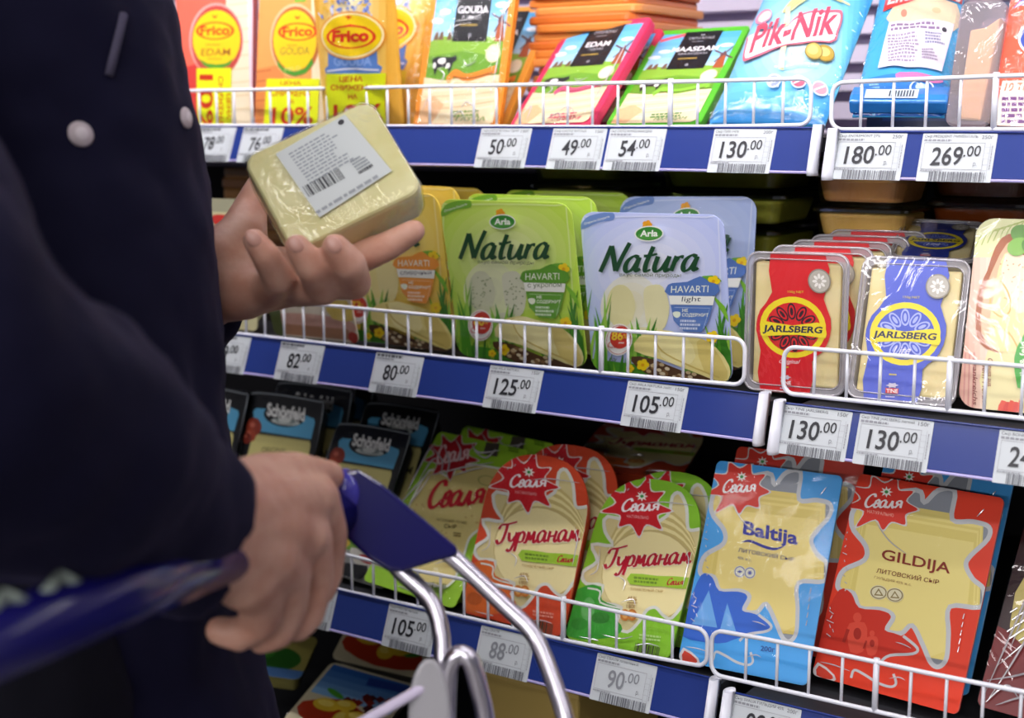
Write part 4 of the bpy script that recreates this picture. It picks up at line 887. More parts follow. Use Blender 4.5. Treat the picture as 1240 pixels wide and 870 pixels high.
CU = (660, 490, 2.719)
def gurman(key, label, fr, splash, dark, oval):
    p = Pack(key, 'cheese_pack', label, group='arch-topped cheese packs', shape=.06, body=fr, crop=CU, ref='L6', fin='card', thick=.020)
    p.part('printed_film'); p.full(fr)
    WN = [(222, 372), (214, 420), (236, 462), (172, 460), (188, 512), (140, 548), (152, 584), (204, 590), (190, 642), (262, 662), (244, 718), (280, 746), (318, 712), (345, 672), (374, 664), (398, 690), (428, 700), (474, 640), (500, 600), (530, 560), (545, 480), (552, 400), (505, 408), (476, 404), (470, 340), (448, 296), (424, 306), (408, 366), (330, 396)]
    p.poly([(348+(x-348)*1.07, 520+(y-520)*1.045) for x, y in WN], '#cfd3c6', 3)
    p.part('cheese_slices', .0004); p.poly(WN, '#d8cb92', 3)
    for k in range(8):
        p.ell(362+k*1.2, 520+k*9, 152, 190-k*4, ('#c9b876', '#e9dda0')[k % 2]) if k < 7 else None
    p.ell(352, 560, 158, 152, '#c4b276'); p.ell(351, 563, 154, 149, '#ecdfa4')
    p.part('printed_film', .0004)
    # frame in front of the slices
    ring = [(348+(x-348)*1.03, 520+(y-520)*1.02) for x, y in WN]
    OL = [( 742, 545), (872, 545), (872, 600), (815, 812), (680, 778), (690, 740), (735, 600)]
    OLc = [((x-660)*2.719, (y-490)*2.719) for x, y in OL]
    p.poly(OLc, fr, holes=[smooth_path(ring, True, 3)]); p.stroke(ring, 11, '#d9dbd0', 3, closed=True)
    p.poly([(80, 640), (150, 590), (195, 600), (196, 640), (255, 668), (240, 700), (262, 740), (215, 770), (80, 760)], splash, 3); p.stroke([(150, 600), (190, 610), (190, 648), (255, 668)], 6, '#d9dbd0', 3)
    p.ell(150, 670, 22, 40, mix(splash, '#ffffff', .2), 10); p.ell(190, 700, 30, 20, mix(splash, '#000000', .18)); p.ell(120, 720, 26, 22, mix(splash, '#000000', .12))
    p.star(315, 334, 108, 92, '#c8222a', 9, .62, 8, 4, '#e0d8d2', .08, seed=5); p.star(328, 304, 20, 17, '#e9e6dc', 8, .5, sm=0); p.ell(328, 304, 6, 5, '#3a9a4a', n=8)
    p.word('Сваля', (262, 352), (382, 346), (262, 316), 8.5, '#f4eeee', .15); p.text('НАТУРАЛЬНО', (280, 372), (350, 376), (280, 362), '#e8b0b0')
    p.word('Гурманам', (210, 534), (492, 516), (204, 470), 18, '#e9e2c4', .25); p.word('Гурманам', (210, 534), (492, 516), (204, 470), 11.5, '#b3162e', .25)
    p.poly([(292, 552), (380, 560), (492, 566), (488, 604), (400, 596), (290, 588)], '#9cc43a', 2); p.lines(302, 562, 398, 570, 2, 24, '#6a8a2c', 17); p.word('Сваля', (412, 590), (466, 590), (412, 568), 4.6, '#b3162e', .25)
    p.text('ПЛАВЛЕНЫЙ СЫР', (292, 608), (400, 616), (292, 597), '#a8823a'); p.text('45%', (280, 642), (312, 644), (280, 628), '#9a6a34'); p.text('180г', (278, 668), (308, 670), (278, 655), '#9a6a34'); p.lines(280, 648, 325, 650, 1, 6, '#b08a50')
    for x in (272, 296): p.ell(x, 692, 16, 20, '#c47a34'); p.ell(x, 692, 9, 12, '#e0a860')
    p.bars((308, 788), (392, 808), (300, 832), '#4a4a3a', 20); p.lines(320, 758, 420, 772, 2, 24, mix(fr, '#ffffff', .4))
    p.film('blister_film', .45, .03, .0012, scale=16)
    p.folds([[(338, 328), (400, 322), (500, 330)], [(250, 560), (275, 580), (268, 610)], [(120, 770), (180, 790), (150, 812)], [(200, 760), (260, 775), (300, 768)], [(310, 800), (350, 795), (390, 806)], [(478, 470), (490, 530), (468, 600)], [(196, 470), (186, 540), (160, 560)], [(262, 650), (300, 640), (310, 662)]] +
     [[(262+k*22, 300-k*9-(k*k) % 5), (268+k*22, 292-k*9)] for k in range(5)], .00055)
    return p.done()
g = gurman('L4', 'red-framed arch-topped cheese pack standing in front of the trolley tube', '#cf4a2a', '#da6a2c', '#a8341c', 0)
copy_thing(g, (.004, .050, .001), 'red-framed arch-topped pack directly behind the front red-framed one')
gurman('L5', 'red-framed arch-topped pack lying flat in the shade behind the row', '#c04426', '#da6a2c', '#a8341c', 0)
for k in range(4):
    p = Pack(None, 'cheese_pack', 'arch-topped pack lying in the hidden stack under the flat shaded one', 'cheese pack', 'packs lying under the flat shaded one', shell='slab', thick=.0215, r=.02, body='#6a2a1a',
             pose=(-.70+.003*(k % 2), 1.265, .8435+.022+.0222*k, .24, pi/2, 0, .112, .155)); p.done()
g6 = gurman('L6', 'green-framed arch-topped cheese pack standing in front', '#86c232', '#3f9f38', '#2f7a2c', 0)
copy_thing(g6, (.004, .033, .001), 'green-framed arch-topped pack behind the front green-framed one')

CB = (800, 520, 2.635); CD = (960, 530, 2.557)
WIN = [(378, 158), (402, 196), (446, 158), (498, 160), (490, 246), (556, 252), (606, 268), (602, 306), (548, 358), (534, 388), (556, 430), (590, 462), (580, 518), (484, 516), (480, 600), (474, 676), (450, 704), (424, 690), (398, 632), (366, 574), (332, 598), (288, 588), (308, 546), (272, 524), (206, 518), (186, 474), (146, 464), (140, 440), (160, 402), (220, 372), (224, 330), (182, 268), (210, 200)]
def square(key, label, fr, splash, cheese, title, crop, alt):
    p = Pack(key, 'cheese_pack', label, group='square cheese packs with a star badge', body=fr, ref='L8', crop=CD, fin='card', r=.005, thick=.020)
    p.part('printed_film'); p.full('#8c929a')
    p.part('cheese_slices', .0003); p.poly([(200, 190), (500, 235), (585, 260), (560, 620), (470, 690), (120, 620), (150, 430)], cheese)
    for k in range(5): p.poly([(214+k*3, 204+k*9), (590-k*5, 262+k*8), (575-k*6, 640), (150, 600)], mix(cheese, ('#c9b65a', '#f6eca8')[k % 2], .22))
    p.poly([(228, 270), (560, 322), (530, 640), (420, 680), (170, 600)], mix(cheese, '#f2e6a0', .35))
    p.part('printed_film', .0003)
    q = PK['L8'][0]; OL = [((q[2*i]-960+(-8, 8, 8, -8)[i])*2.557, (q[2*i+1]-530+(-8, -8, 8, 8)[i])*2.557) for i in range(4)]
    p.poly(OL, fr, holes=[smooth_path(WIN, True, 4)])
    p.stroke([(x+2, y+6) for x, y in WIN], 15, '#c3c6c8', 4, closed=True)
    p.poly([(145, 470), (182, 480), (205, 524), (268, 532), (302, 550), (282, 592), (330, 610), (380, 650), (370, 668), (268, 680), (200, 690), (70, 650), (100, 560)], splash, 3)
    p.stroke([(272, 690), (300, 672), (370, 668), (384, 650), (340, 612)], 9, '#c3c6c8', 4); p.stroke([(180, 740), (190, 716), (220, 730), (260, 756), (300, 770), (318, 760), (310, 730)], 8, '#c3c6c8', 4)
    if alt == 'sail':
        for t in ([(110, 620), (170, 520), (196, 640)], [(206, 645), (232, 566), (262, 662)]): p.poly(t, mix(splash, '#8fd0f0', .6))
    else:
        for x, y, s_ in ((200, 600, 1), (245, 632, .62)):
            d = mix(splash, '#501010', .28); l = mix(splash, '#ff8a70', .3)
            p.ell(x, y-46*s_, 13*s_, 15*s_, l); p.poly([(x-24*s_, y-28*s_), (x+22*s_, y-30*s_), (x+30*s_, y+10*s_), (x+16*s_, y+60*s_), (x-22*s_, y+60*s_), (x-30*s_, y+6*s_)], l, 2); p.ell(x, y+4*s_, 12*s_, 18*s_, d); p.stroke([(x-28*s_, y-10*s_), (x-42*s_, y+30*s_)], 10*s_, d, 0)
    p.poly([(80, 690), (130, 730), (126, 752), (66, 736)], '#d9d2d0', 2); p.poly([(84, 700), (124, 732), (118, 744), (76, 730)], '#d0402c', 2)
    p.star(282, 206, 112, 88, '#d9382a', 9, .64, 12, 4, '#d8d4d0', .08, seed=8); p.star(290, 172, 20, 17, '#eceae2', 8, .5, sm=0); p.ell(290, 172, 6, 5, '#3a9a4a', n=8)
    p.word('Сваля', (222, 218), (336, 220), (224, 180), 8.5, '#f6f0ee', .15); p.text('НАТУРАЛЬНО', (232, 236), (312, 248), (232, 226), '#f0b8a8')
    if title == 'GILDIJA':
        p.text(title, (272, 386), (484, 430), (278, 344), '#84281a', .012)
        p.text('ЛИТОВСКИЙ СЫР', (258, 417), (450, 453), (262, 400), '#7a3a24', .006); p.text('ГИЛЬДИЯ 45% ж.с.', (252, 436), (366, 460), (254, 427), '#a07a4a')
        for x, y in ((266, 478), (316, 486)): p.ell(x, y, 27, 22, '#d9d3b4', 8); p.ell(x, y, 25, 20, '#8a7a4a', 8, hole=.84); p.poly([(x-15, y+9), (x, y-13), (x+15, y+11)], '#8a7a4a'); p.poly([(x-8, y+5), (x, y-6), (x+8, y+7)], '#d9d3b4')
    else:
        p.ref('L7', CB)
        p.text('Baltija', (260, 350), (438, 386), (264, 292), '#2c2f92', .03); p.stroke([(258, 362), (285, 358), (330, 376), (365, 384), (398, 374)], 9, '#2c2f92', 5, taper=True)
        p.text('ЛИТОВСКИЙ СЫР', (246, 392), (426, 424), (249, 376), '#45407c', .006); p.text('45% ж.с.', (244, 414), (290, 424), (245, 406), '#6a668e')
        for x, y, s_ in ((252, 456, 0), (285, 460, 1)): p.ell(x, y, 19, 19, '#dcdcc8'); p.ell(x, y, 17, 17, '#5a62a8', hole=.85); p.star(x, y, 9, 9, '#5a62a8', 6 if s_ else 2, .5, sm=0)
        p.text('200г', (320, 708), (366, 714), (322, 692), '#1f3a84', .01)
    p.film('wrap_film', .22, .006, .0014, scale=14., rough=.05); p.ref('L8', CD)
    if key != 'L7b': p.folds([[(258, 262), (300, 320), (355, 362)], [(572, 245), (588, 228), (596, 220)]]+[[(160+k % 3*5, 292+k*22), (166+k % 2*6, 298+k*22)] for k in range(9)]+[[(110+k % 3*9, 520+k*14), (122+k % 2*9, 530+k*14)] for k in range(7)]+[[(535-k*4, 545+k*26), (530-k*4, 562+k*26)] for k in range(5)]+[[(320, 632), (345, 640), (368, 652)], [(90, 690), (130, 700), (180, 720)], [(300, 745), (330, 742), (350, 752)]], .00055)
    return p.done()
square('L7', 'bright blue square cheese pack marked Baltija with a red star badge', '#449fe2', '#2c62c6', '#e2cc6e', 'Baltija', CB, 'sail')
square('L7b', 'red square cheese pack behind the bright blue one, only its top and right edge showing', '#d23a24', '#b52d1c', '#dfc87a', 'GILDIJA', CD, 'statue')
b7 = square('L8', 'red square cheese pack marked GILDIJA with a red star badge, standing in front', '#df3d22', '#c8301e', '#e3d27a', 'GILDIJA', CD, 'statue')
sq = [o for o in bpy.data.objects if o.get('label', '').startswith('bright blue square')][0]
c = copy_thing(sq, (0, 0, 0), 'blue square cheese pack behind the red GILDIJA one, a blue strip at its right')
c.matrix_world = b7.matrix_world.copy(); c.location = b7.location+Vector((.004, .034, .003))
p = Pack('L9', 'cheese_pack', 'dark red cheese pack in shiny crumpled wrap at the bottom right edge of the photo', group='cheese packs on the third shelf', body='#3a1a1a', fin='gloss', r=.006, thick=.03)
p.part('printed_film'); p.full('#2c0e10'); p.poly([(.18, .3), (1, .22), (1, .66), (.3, .7), (.12, .6)], '#d6c878', 2); p.poly([(0, .62), (.3, .68), (1, .60), (1, 1), (0, 1)], '#7c1618', 2); p.star(.5, .2, .4, .12, '#b02026', 8, .6, 0, 3, '#cfcac4', .07)
p.lines(.3, .46, .95, .44, 2, .06, '#3a4a5a', 4); p.film('wrap_film', .5, .05, .003, scale=12., rough=.05)
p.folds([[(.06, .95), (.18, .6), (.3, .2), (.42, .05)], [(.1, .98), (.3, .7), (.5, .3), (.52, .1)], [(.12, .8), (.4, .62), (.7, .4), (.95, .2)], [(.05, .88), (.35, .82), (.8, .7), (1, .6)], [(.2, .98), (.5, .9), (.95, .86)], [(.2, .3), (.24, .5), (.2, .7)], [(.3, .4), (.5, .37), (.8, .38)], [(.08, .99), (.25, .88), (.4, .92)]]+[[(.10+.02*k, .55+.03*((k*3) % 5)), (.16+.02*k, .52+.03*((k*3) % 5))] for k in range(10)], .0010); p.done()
p = Pack('L10', 'cheese_pack', 'small green and white pack low behind the wire guard under the trolley bracket', group='cheese packs on the third shelf', body='#7fb52e', fin='foil', r=.005, thick=.015)
p.part('printed_film'); p.full('#86bb34'); p.poly([(.0, .5), (.5, .35), (1, .5), (1, 1), (0, 1)], '#a9a9a4', 2); p.poly([(.4, .3), (.9, .25), (.95, .6), (.5, .62)], '#e6e2d4', 2); p.ell(.68, .45, .14, .1, '#c0302a'); p.ell(.2, .2, .18, .16, '#e9c83a'); p.film('film', .9, .1); p.done()

# ------------------------------------------------------------------ bottom shelf
def salad(key, label, sky, lean=None):
    p = Pack(key, 'cheese_pack', label, group='packs lying on the bottom shelf', body='#6a665a', fin='gloss', r=.008, thick=.02)
    p.part('printed_film'); p.full('#cfc6a4'); p.band([(.04, .03), (.96, .03)], [(.04, .5), (.96, .5)], sky, '#86b6e0', 5); p.poly([(.5, .08), (.95, .05), (.95, .16), (.52, .2)], '#27408f')
    p.poly([(.04, .66), (.3, .52), (.5, .5), (.95, .7), (.95, .9), (.5, .96), (.1, .84)], '#b5381c', 2)
    rnd = random.Random(6)
    for k in range(26): p.poly([(x := rnd.uniform(.4, .85), y := rnd.uniform(.28, .62)), (x+.07, y+.03), (x+.04, y+.1), (x-.03, y+.06)], rnd.choice(['#6a1c18', '#8a2a1c', '#43161a']), 1)
    for x, y, rx, ry in ((.3, .62, .15, .09), (.48, .56, .12, .08), (.55, .74, .1, .12), (.68, .68, .13, .09)): p.ell(x, y, rx, ry, '#e3bf34', rnd.uniform(-20, 20)); p.ell(x-.02, y-.02, rx*.6, ry*.5, '#efd868')
    p.ell(.3, .44, .12, .035, '#4fa030', 20); p.ell(.85, .72, .1, .03, '#3f8a2c', -20)
    p.film('film', .6, .08); return p.done()
salad('B1', 'blue-topped pack with printed potatoes and tomatoes lying on the bottom shelf in front', '#2f63ae')
salad('B2', 'blue-topped pack with dark printed vegetables lying farther back on the bottom shelf', '#24508e')
p = Pack('B3', 'cheese_pack', 'olive and green printed pack on the bottom shelf beside the jacket', group='packs lying on the bottom shelf', body='#8a8448', fin='gloss', r=.008, thick=.02)
p.part('printed_film'); p.full('#a39a52'); p.ell(.5, .6, .4, .28, '#2f6a26'); p.ell(.3, .5, .2, .14, '#3f8a30'); p.poly([(.0, .8), (1, .8), (1, 1), (0, 1)], '#5a86c0'); p.film('film', .5, .08); p.done()
ct = at(642, 832, 1.06)
r = tag(empty('carton', Vector((ct.x, ct.y, .669))), 'plain yellow-brown carton on the bottom shelf behind the trolley tubes', 'carton')
b = MB(); hc = ct.z-.669; b.box((0, .08, hc/2), (.105, .16, hc), mat('#a8904e', 'matte')); bevel(b.build('carton_body', r), .003)
b = MB(); b.box((0, .08, hc+.002), (.107, .162, .004), mat('#b39a58', 'matte')); b.build('lid', r)
# ------------------------------------------------------------------ shopping trolley
RT = Vector((cos(YAW), sin(YAW), 0)); FW = Vector((-sin(YAW), cos(YAW), 0)); UP = Vector((0, 0, 1))
CHROME = mat('#d9d6e0', 'metal'); PLAS = mat('#17145c', 'plastic'); PLAS2 = mat('#4540a4', 'plastic')
hA = P(0, 776, .60); hB = P(430, 612, .97); hd = (hB-hA).normalized()
trolley = tag(empty('shopping_trolley', Vector((hB.x, hB.y-.2, 0))), 'shopping trolley with a dark blue handle gripped by the shopper', 'shopping trolley')
O = trolley.location.copy()
def tp(name, m, smooth=True): return m.build(name, trolley, smooth)
h0 = hA-hd*.17; m = MB(); m.tube([h0-O, hB-O], .0165, PLAS, 24); tp('handle', m)
m = MB()
for k, q in enumerate((.145, .165, .185, .205, .225)):
    c = h0+hd*(q+.02)+(UP*.92-FW*.30+RT*.1).normalized()*.0168
    a = .010 if k % 2 else -.010
    m.tube([c-hd*.010+UP*a*.5-O, c+hd*.010-UP*a*.5-O], .0030, mat('#9aa79c', 'matte'), 6)
tp('handle_lettering', m)
def plate(name, px, d0, d1, mt, bv):
    a = [P(x, y, d0)-O for x, y in px]; c = [P(x, y, d1)-O for x, y in px]
    m = MB(); m.loft([a, c], mt); o = m.build(name, trolley); bevel(o, bv, 3); return o
bracket = plate('bracket', [(399, 596), (408, 572), (433, 568), (462, 586), (510, 626), (555, 664), (552, 674), (530, 679), (486, 693), (471, 692), (446, 676), (420, 652), (404, 622)], .932, .966, PLAS, .006)
def ball(c, rx, ry, rz, R=None, n=14):
    vs = []; fs = []
    for i in range(n+1):
        t = pi*i/n
        for k in range(n*2):
            a = pi*k/n; q = Vector((rx*sin(t)*cos(a), ry*sin(t)*sin(a), rz*cos(t))); vs.append(c+(R @ q if R else q))
    w = n*2
    for i in range(n):
        for k in range(w): fs.append((i*w+k, i*w+(k+1) % w, (i+1)*w+(k+1) % w, (i+1)*w+k))
    return vs, fs
m = MB(); m.add(*ball(P(418, 598, .94)-O, .013, .013, .017), PLAS2); tp('bracket_cap', m).parent = bracket
def rod(name, pts, r, mt=CHROME):
    m = MB(); m.tube([Vector(p)-O for p in smooth_path([P(*q) for q in pts], False, 5)], r, mt, 14); return tp(name, m)
rod('frame_tube', [(536, 668, .952), (551, 677, .95), (607, 730, .945), (641, 763, .94), (655, 787, .935), (676, 843, .92), (690, 890, .91), (720, 1000, .90)], .0058)
rod('frame_tube', [(478, 684, .948), (487, 694, .947), (509, 714, .945), (526, 737, .94), (534, 768, .935), (536, 800, .93), (540, 880, .92), (545, 1000, .90)], .0060)
rod('hinge_loop', [(541, 960, .93), (541, 870, .925), (543, 815, .922), (550, 797, .92), (560, 793, .92), (571, 803, .92), (580, 835, .925), (588, 872, .93), (598, 960, .935)], .0062)
rod('cross_rod', [(300, 955, .84), (380, 908, .87), (448, 870, .895), (516, 831, .92)], .0036, mat('#ddd3ea', 'plastic'))  # bright reflection of the silver rod put into a pale lilac colour
a = [P(520+26*cos(t), 865+68*sin(t), .915)-O for t in [2*pi*k/24 for k in range(24)]]; c = [P(520+26*cos(t), 865+68*sin(t), .927)-O for t in [2*pi*k/24 for k in range(24)]]
m = MB(); m.loft([a, c], mat('#a9a8ac', 'paint')); bevel(m.build('hinge_plate', trolley), .003)
for o in [c for c in trolley.children if c.name.split('.')[0] in ('bracket', 'frame_tube')]:
    c = o.copy(); COL.objects.link(c); c.location = o.location+(h0-hB)+hd*.02
# basket, chassis and wheels below the frame
m = MB(); X0, X1, Y0, Y1 = hB.x+.10, hB.x+.95, hB.y-.44, hB.y+.02; WM = CHROME
zt, zb = .80, .42
for z, i in ((zt, 0), ((zt+zb)/2, .02), (zb, .05)):
    m.tube([Vector((x, y, z))-O for x, y in ((X0+i, Y0+i), (X1-i, Y0+i), (X1-i, Y1-i), (X0+i, Y1-i))], .004, WM, 8, True)
tp('basket_rim', m)
m = MB()
for k in range(1, 24):
    x = X0+(X1-X0)*k/24
    for y, s_ in ((Y0, 1), (Y1, -1)): m.tube([Vector((x, y, zt))-O, Vector((x, y+s_*.05, zb))-O, Vector((x, (Y0+Y1)/2, zb))-O], .0016, WM, 6)
for k in range(1, 14):
    y = Y0+(Y1-Y0)*k/14
    for x, s_ in ((X0, 1), (X1, -1)): m.tube([Vector((x, y, zt))-O, Vector((x+s_*.05, y, zb))-O, Vector(((X0+X1)/2, y, zb))-O], .0016, WM, 6)
tp('basket_wires', m)
m = MB()
for y in (Y0+.02, Y1-.02):
    m.tube([Vector(p)-O for p in smooth_path([(hB.x+.06, y, zt+.02), (X0-.02, y, .55), (X0+.05, y, .20), (X1-.05, y, .16)], False, 6)], .010, WM, 10)
tp('chassis', m)
for x in (X0+.06, X1-.08):
    for y in (Y0+.02, Y1-.02):
        m = MB(); m.tube([Vector((x, y-.014, .06))-O, Vector((x, y+.014, .06))-O], .058, mat('#2a2a2c', 'rubber'), 20); m.box(Vector((x, y, .13))-O, (.03, .045, .07), WM); m.build('wheel', trolley)

# ------------------------------------------------------------------ the shopper
def limb(m, pts, mt=None):
    """pts: (Vector, radius) chain of round tapered segments"""
    mt = mt or mat('#b58a74', 'skin')
    for c, r in pts: m.add(*ball(c, r, r, r, None, 9), mt)
    for (a, ra), (b, rb) in zip(pts, pts[1:]): m.tube([a, b], [ra, rb], mt, 18)
def melt(m, name, vox, it, mt, parent, fac=.5, disp=None):
    o = m.build(name, None)
    r = o.modifiers.new('r', 'REMESH'); r.mode = 'VOXEL'; r.voxel_size = vox
    s = o.modifiers.new('s', 'SMOOTH'); s.factor = fac; s.iterations = it
    if disp:
        for sc, st in disp:
            tx = bpy.data.textures.new('folds', 'CLOUDS'); tx.noise_scale = sc; tx.noise_depth = 1
            d = o.modifiers.new('d', 'DISPLACE'); d.texture = tx; d.strength = st; d.mid_level = .5; d.texture_coords = 'GLOBAL'
    dg = bpy.context.evaluated_depsgraph_get(); me = bpy.data.meshes.new_from_object(o.evaluated_get(dg))
    o.modifiers.clear(); o.data = me; me.materials.clear(); me.materials.append(mt)
    me.polygons.foreach_set('use_smooth', [True]*len(me.polygons)); me.polygons.foreach_set('material_index', [0]*len(me.polygons))
    o.parent = parent; o.matrix_parent_inverse = parent.matrix_world.inverted() if parent else Matrix(); return o
SK = mat('#cda08c', 'skin'); NAVY = mat('#121128', 'cloth')
hw, hd_ = .165, .150
def tc(py, e): return P(e-7, py, 1.0)-RT*hw
T1_ = tc(0, 213); hip = tc(870, 342); hip.z = .92
person = tag(empty('person', (hip.x, hip.y, 0)), 'person in a dark navy jacket reading a wrapped cheese block and holding a trolley handle', 'person')
bpy.context.view_layer.update()
fwd = Vector((.93, .36, 0)).normalized(); rgt = Vector((fwd.y, -fwd.x, 0))
neck = Vector((T1_.x, T1_.y, 1.50)); head = neck+Vector((0, 0, .135))+fwd*.05
sR = Vector((T1_.x, T1_.y, 1.40))+rgt*.165; sL = Vector((T1_.x, T1_.y, 1.40))-rgt*.165
eR = P(-130, 455, .60); eL = Vector((-.985, .85, 1.13))
V = lambda q: (P(q[0], q[1], q[2]), q[3])
m = MB()
# trunk, legs, neck and head
limb(m, [(hip, .12), ((hip+neck)/2, .115), (Vector((T1_.x, T1_.y, 1.34)), .125)])
limb(m, [(sR, .055), (sL, .055)]); limb(m, [(Vector((neck.x, neck.y, 1.36)), .07), (neck, .058), (head-UP*.03, .06)])
for s_ in (1, -1):
    hj = hip+rgt*s_*.085; limb(m, [(hj, .088), (Vector((hj.x+.02, hj.y, .50)), .060), (Vector((hj.x, hj.y, .10)), .042)])
    limb(m, [(Vector((hj.x-.03, hj.y, .055)), .042), (Vector((hj.x+.13, hj.y, .038)), .034)])
Rh = Matrix((fwd, -rgt, UP)).transposed()
m.add(*ball(head+UP*.02, .092, .076, .108, Rh), SK); m.add(*ball(head+fwd*.03-UP*.05, .062, .055, .065, Rh), SK)
m.add(*ball(head+fwd*.098-UP*.015, .016, .012, .022, Rh), SK); limb(m, [(head+fwd*.09+UP*.02, .009), (head+fwd*.106-UP*.022, .011)])
m.add(*ball(head+fwd*.080-UP*.062, .012, .024, .007, Rh), SK)
for s_ in (1, -1): m.add(*ball(head+rgt*s_*.078-UP*.0, .018, .008, .030, Rh), SK)
# right arm and the hand closed on the handle
limb(m, [(sR, .05), (eR, .045)]); limb(m, [(eR, .045), V((262, 640, .80, .030))])
for c in ([(262, 628, .80, .031), (330, 612, .845, .024), (380, 604, .885, .0165), (399, 645, .905, .0120), (395, 695, .915, .0110), (388, 716, .905, .0098)],
          [(262, 640, .80, .031), (325, 640, .835, .024), (370, 652, .868, .0170), (382, 702, .885, .0122), (372, 744, .890, .0112), (360, 758, .885, .0105)],
          [(262, 650, .80, .030), (315, 672, .825, .023), (344, 692, .850, .0165), (350, 736, .865, .0118), (336, 766, .868, .0108), (318, 773, .866, .0100)],
          [(262, 660, .80, .028), (296, 698, .815, .020), (314, 720, .832, .0150), (316, 752, .845, .0115), (290, 770, .850, .0100), (266, 764, .850, .0090)],
          [(268, 615, .805, .026), (318, 584, .845, .0180), (356, 574, .880, .0140), (398, 577, .920, .0105)]):
    limb(m, [V(q) for q in c])
# left arm and the hand under the cheese
limb(m, [(sL, .05), (eL, .045)]); limb(m, [(eL, .042), V((250, 350, 1.07, .030))])
for c in ([(258, 352, 1.068, .026), (296, 356, 1.055, .020), (324, 352, 1.040, .0145), (338, 338, 1.012, .0118), (322, 310, .996, .0105), (308, 291, .992, .0085)],
          [(258, 348, 1.068, .027), (310, 350, 1.060, .020), (352, 348, 1.050, .0150), (391, 350, 1.020, .0125), (378, 324, .993, .0118), (360, 299, .986, .0092)],
          [(258, 342, 1.070, .027), (318, 340, 1.068, .020), (376, 338, 1.060, .0150), (428, 342, 1.022, .0132), (423, 320, .992, .0122), (406, 299, .983, .0095)],
          [(258, 336, 1.072, .026), (322, 328, 1.074, .019), (388, 324, 1.072, .0150), (434, 313, 1.052, .0125), (472, 297, 1.040, .0110), (501, 280, 1.034, .0088)],
          [(262, 325, 1.072, .028), (292, 290, 1.090, .021), (302, 255, 1.108, .0140), (318, 222, 1.118, .0115)]):
    limb(m, [V(q) for q in c])
for q in ((380, 606, .872, .0125), (371, 652, .856, .0130), (343, 692, .838, .0125), (314, 718, .822, .0105)): limb(m, [V(q)])
for q in ([(290, 612, .812, .006), (376, 606, .866, .006)], [(290, 636, .800, .006), (368, 650, .850, .006)], [(286, 654, .797, .006), (340, 690, .832, .006)]): limb(m, [V(x) for x in q])
body = melt(m, 'body', .0030, 3, SK, person)
# nails on the visible fingertips
for (x, y, d, r), up_ in (((308, 291, .992, .0085), (-14, -19)), ((360, 299, .986, .0092), (-18, -25)), ((406, 299, .983, .0095), (-17, -21))):
    c = P(x+up_[0]*.12, y+up_[1]*.12, d-r*.78); ax = (P(x+up_[0], y+up_[1], d)-P(x, y, d)).normalized(); nr = (P(x, y, d-.05)-P(x, y, d)).normalized()
    nr = (nr-ax*nr.dot(ax)).normalized(); R = Matrix((ax.cross(nr), nr, ax)).transposed()
    m = MB(); m.add(*ball(c, .0052, .0022, .0066, R, 8), mat('#c39384', 'paint')); o = m.build('fingernail', body, True)
# hair
m = MB(); m.add(*ball(head+UP*.035-fwd*.018, .098, .088, .105, Rh), SK); limb(m, [(head-fwd*.06, .06), (head-fwd*.07-UP*.09, .05)])
melt(m, 'hair', .006, 3, mat('#3a2a20', 'cloth'), person)
for s_ in (1, -1):
    m = MB(); m.add(*ball(head+fwd*.081+rgt*s_*.032+UP*.012, .011, .013, .010, Rh, 8), mat('#e8e4e0', 'paint')); o = m.build('eye', body, True)
# jacket
m = MB(); rings = []
for py, e, k in ((-170, 150, .35), (-150, 178, .55), (-115, 196, .80), (-60, 205, .95), (0, 213, 1), (100, 230, 1), (200, 249, 1), (300, 263, 1), (400, 276, 1), (500, 282, 1), (600, 290, 1.0), (700, 302, 1), (780, 312, 1.02), (870, 340, 1.04), (960, 352, 1.06), (1010, 352, 1.05)):
    c = tc(py, e); rings.append([c+RT*(hw*k*cos(t))+FW*(hd_*k*sin(t))+RT*(hw-hw*k if k > 1 else 0) for t in [2*pi*q/36 for q in range(36)]])
m.loft(rings[::-1], NAVY)
limb(m, [(sR, .085), (eR, .082)], NAVY)
cw = P(224, 650, .81); dirw = (cw-eR).normalized()
limb(m, [(eR, .082), (P(60, 535, .68), .070)], NAVY); m.tube([P(60, 535, .68), P(140, 590, .742), cw, cw+dirw*.010], [.070, .058, .0470, .0455], NAVY, 22)
limb(m, [(sL, .085), (eL, .066)], NAVY); wl = P(240, 352, 1.075); m.tube([eL, wl], [.066, .046], NAVY, 20)
limb(m, [(sR+UP*.01, .08), (sL+UP*.01, .08)], NAVY)
jk = melt(m, 'jacket', .008, 4, NAVY, person, disp=[(.10, .016), (.035, .007)])
m = MB()
for s_ in (1, -1):
    hj = hip+rgt*s_*.085; limb(m, [(hj+UP*.03, .115), (Vector((hj.x+.02, hj.y, .50)), .078), (Vector((hj.x, hj.y, .10)), .062)], NAVY)
melt(m, 'trousers', .008, 3, mat('#14141c', 'cloth'), person, disp=[(.06, .006)])
for s_ in (1, -1):
    hj = hip+rgt*s_*.085; m = MB(); limb(m, [(Vector((hj.x-.035, hj.y, .05)), .049), (Vector((hj.x+.14, hj.y, .04)), .040)], NAVY); m.box((hj.x+.05, hj.y, .008), (.26, .085, .016), NAVY)
    melt(m, 'shoe', .006, 3, mat('#1a1614', 'paint'), person)
bvh = BVHTree.FromPolygons([v.co[:] for v in jk.data.vertices], [p.vertices[:] for p in jk.data.polygons])
def on_jacket(px, py):
    d = ray(px, py).normalized(); h = bvh.ray_cast(Vector((0, 0, CZ)), d)
    return (h[0], h[1]) if h[0] is not None else (P(px, py, .85), -d)
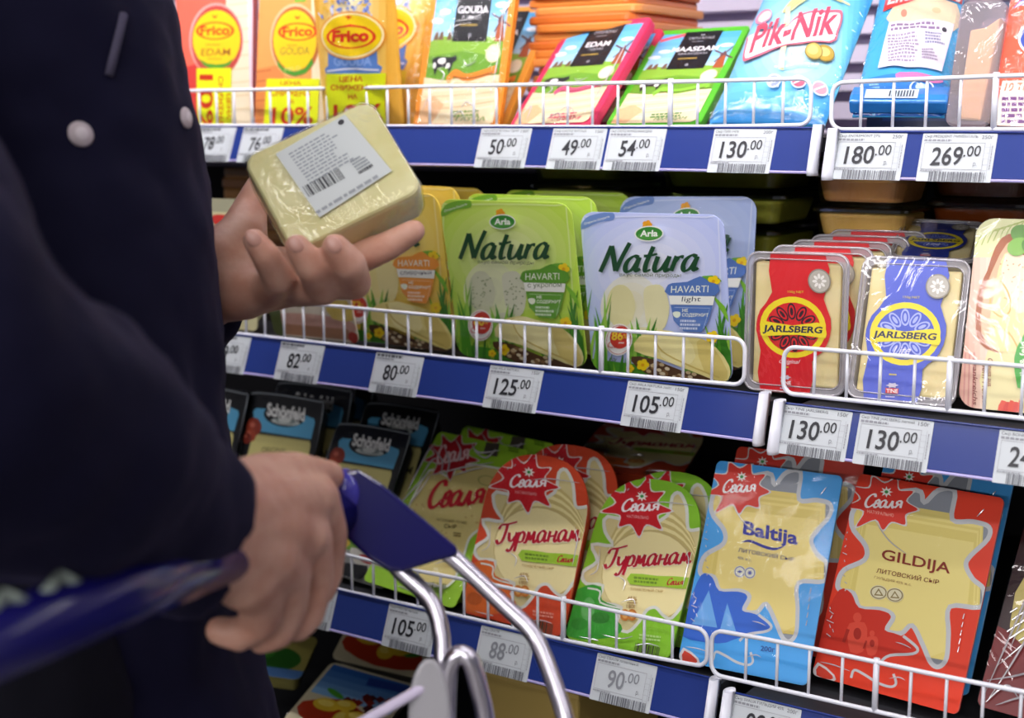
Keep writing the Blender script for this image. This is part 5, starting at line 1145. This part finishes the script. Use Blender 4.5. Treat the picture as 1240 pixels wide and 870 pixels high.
for x, y, r in ((97, 163, .0085), (224, 143, .0075)):
    c, n = on_jacket(x, y); n = n.normalized(); R = n.to_track_quat('Z', 'Y').to_matrix(); m = MB(); m.add(*ball(c+n*.001, r, r, .0028, R, 10), mat('#bdb0b4', 'matte')); m.add(*ball(c+n*.003, r*.55, r*.55, .0014, R, 8), mat('#d6cccf', 'matte')); o = m.build('snap_button', jk, True)
m = MB(); pts = []
for x, y in ((148, 18), (142, 45), (136, 70), (131, 92)):
    c, n = on_jacket(x, y); pts.append(c+n.normalized()*.001)
m.tube(pts, .0030, mat('#4a4658', 'cloth'), 8); o = m.build('pocket_zip', jk, True)

# ------------------------------------------------------------------ the cheese block in the raised hand
A_, B_, D_ = P(280, 197, 1.046), P(437, 124, 1.064), P(354, 306, 1.014)
u = (B_-A_).normalized(); e2 = D_-A_; v = -(e2-u*e2.dot(u)).normalized(); n = v.cross(u)
w, h = (B_-A_).length, abs(e2.dot(v)); Rm = Matrix((u, n, v)).transposed()
PK['CH'] = ((280, 197, 435, 125, 508, 233, 353, 305), None)
p = Pack('CH', 'cheese_block', 'wrapped block of pale yellow cheese with a white barcode label in the raised hand', 'cheese', shell=None, r=.011, crop=(260, 110, 2.807), pose=(D_+u*(w/2), Rm, w, h))
p.ref('CH', (260, 110, 2.807))
t = .036; sc = lambda k: [(a*k, h/2+(b_-h/2)*k) for a, b_ in p.ol]
b = MB(); b.loft([[(a, y, c) for a, c in sc(k)] for k, y in ((.955, .0), (.985, .0015), (1, .005), (1, t-.005), (.985, t-.0015), (.955, t))], mat('#e6e1b4', 'cheese')); b.build('cheese', p.root)
b = MB(); b.loft([[(a+.0006*sin(i*2.1), y+.0004*sin(i*1.7), c) for i, (a, c) in enumerate(sc(k))] for k, y in ((.96, -.0016), (1.005, -.0004), (1.015, .005), (1.015, t-.004), (.96, t+.0012))], clear('#f6f6f0', .07, .22, .05, 40.)); b.build('plastic_wrap', p.root, True)
p.part('paper_label', .0022)
p.poly([(178, 236), (408, 104), (582, 292), (346, 442)], '#bcc2c1')
for k in range(11): p.lines(222+k*8, 236+k*9.5, 372+k*8, 150+k*9.5, 1, 6, '#8d9398', 60+k, 1, dy=(.6, .8))
p.ell(397, 131, 11, 9, '#2c2c30', -28); p.lines(436, 262, 480, 236, 4, 44, '#7d8388', 67, dy=(.7, .75))
p.bars((280, 345), (398, 284), (306, 378), '#3a3c40', 20); p.lines(466, 296, 525, 262, 1, 10, '#3a3c40', 4, 1, dy=(.6, .8)); p.lines(330, 425, 540, 300, 1, 12, '#8d9296', 70, .9, dy=(.6, .8))
p.done()
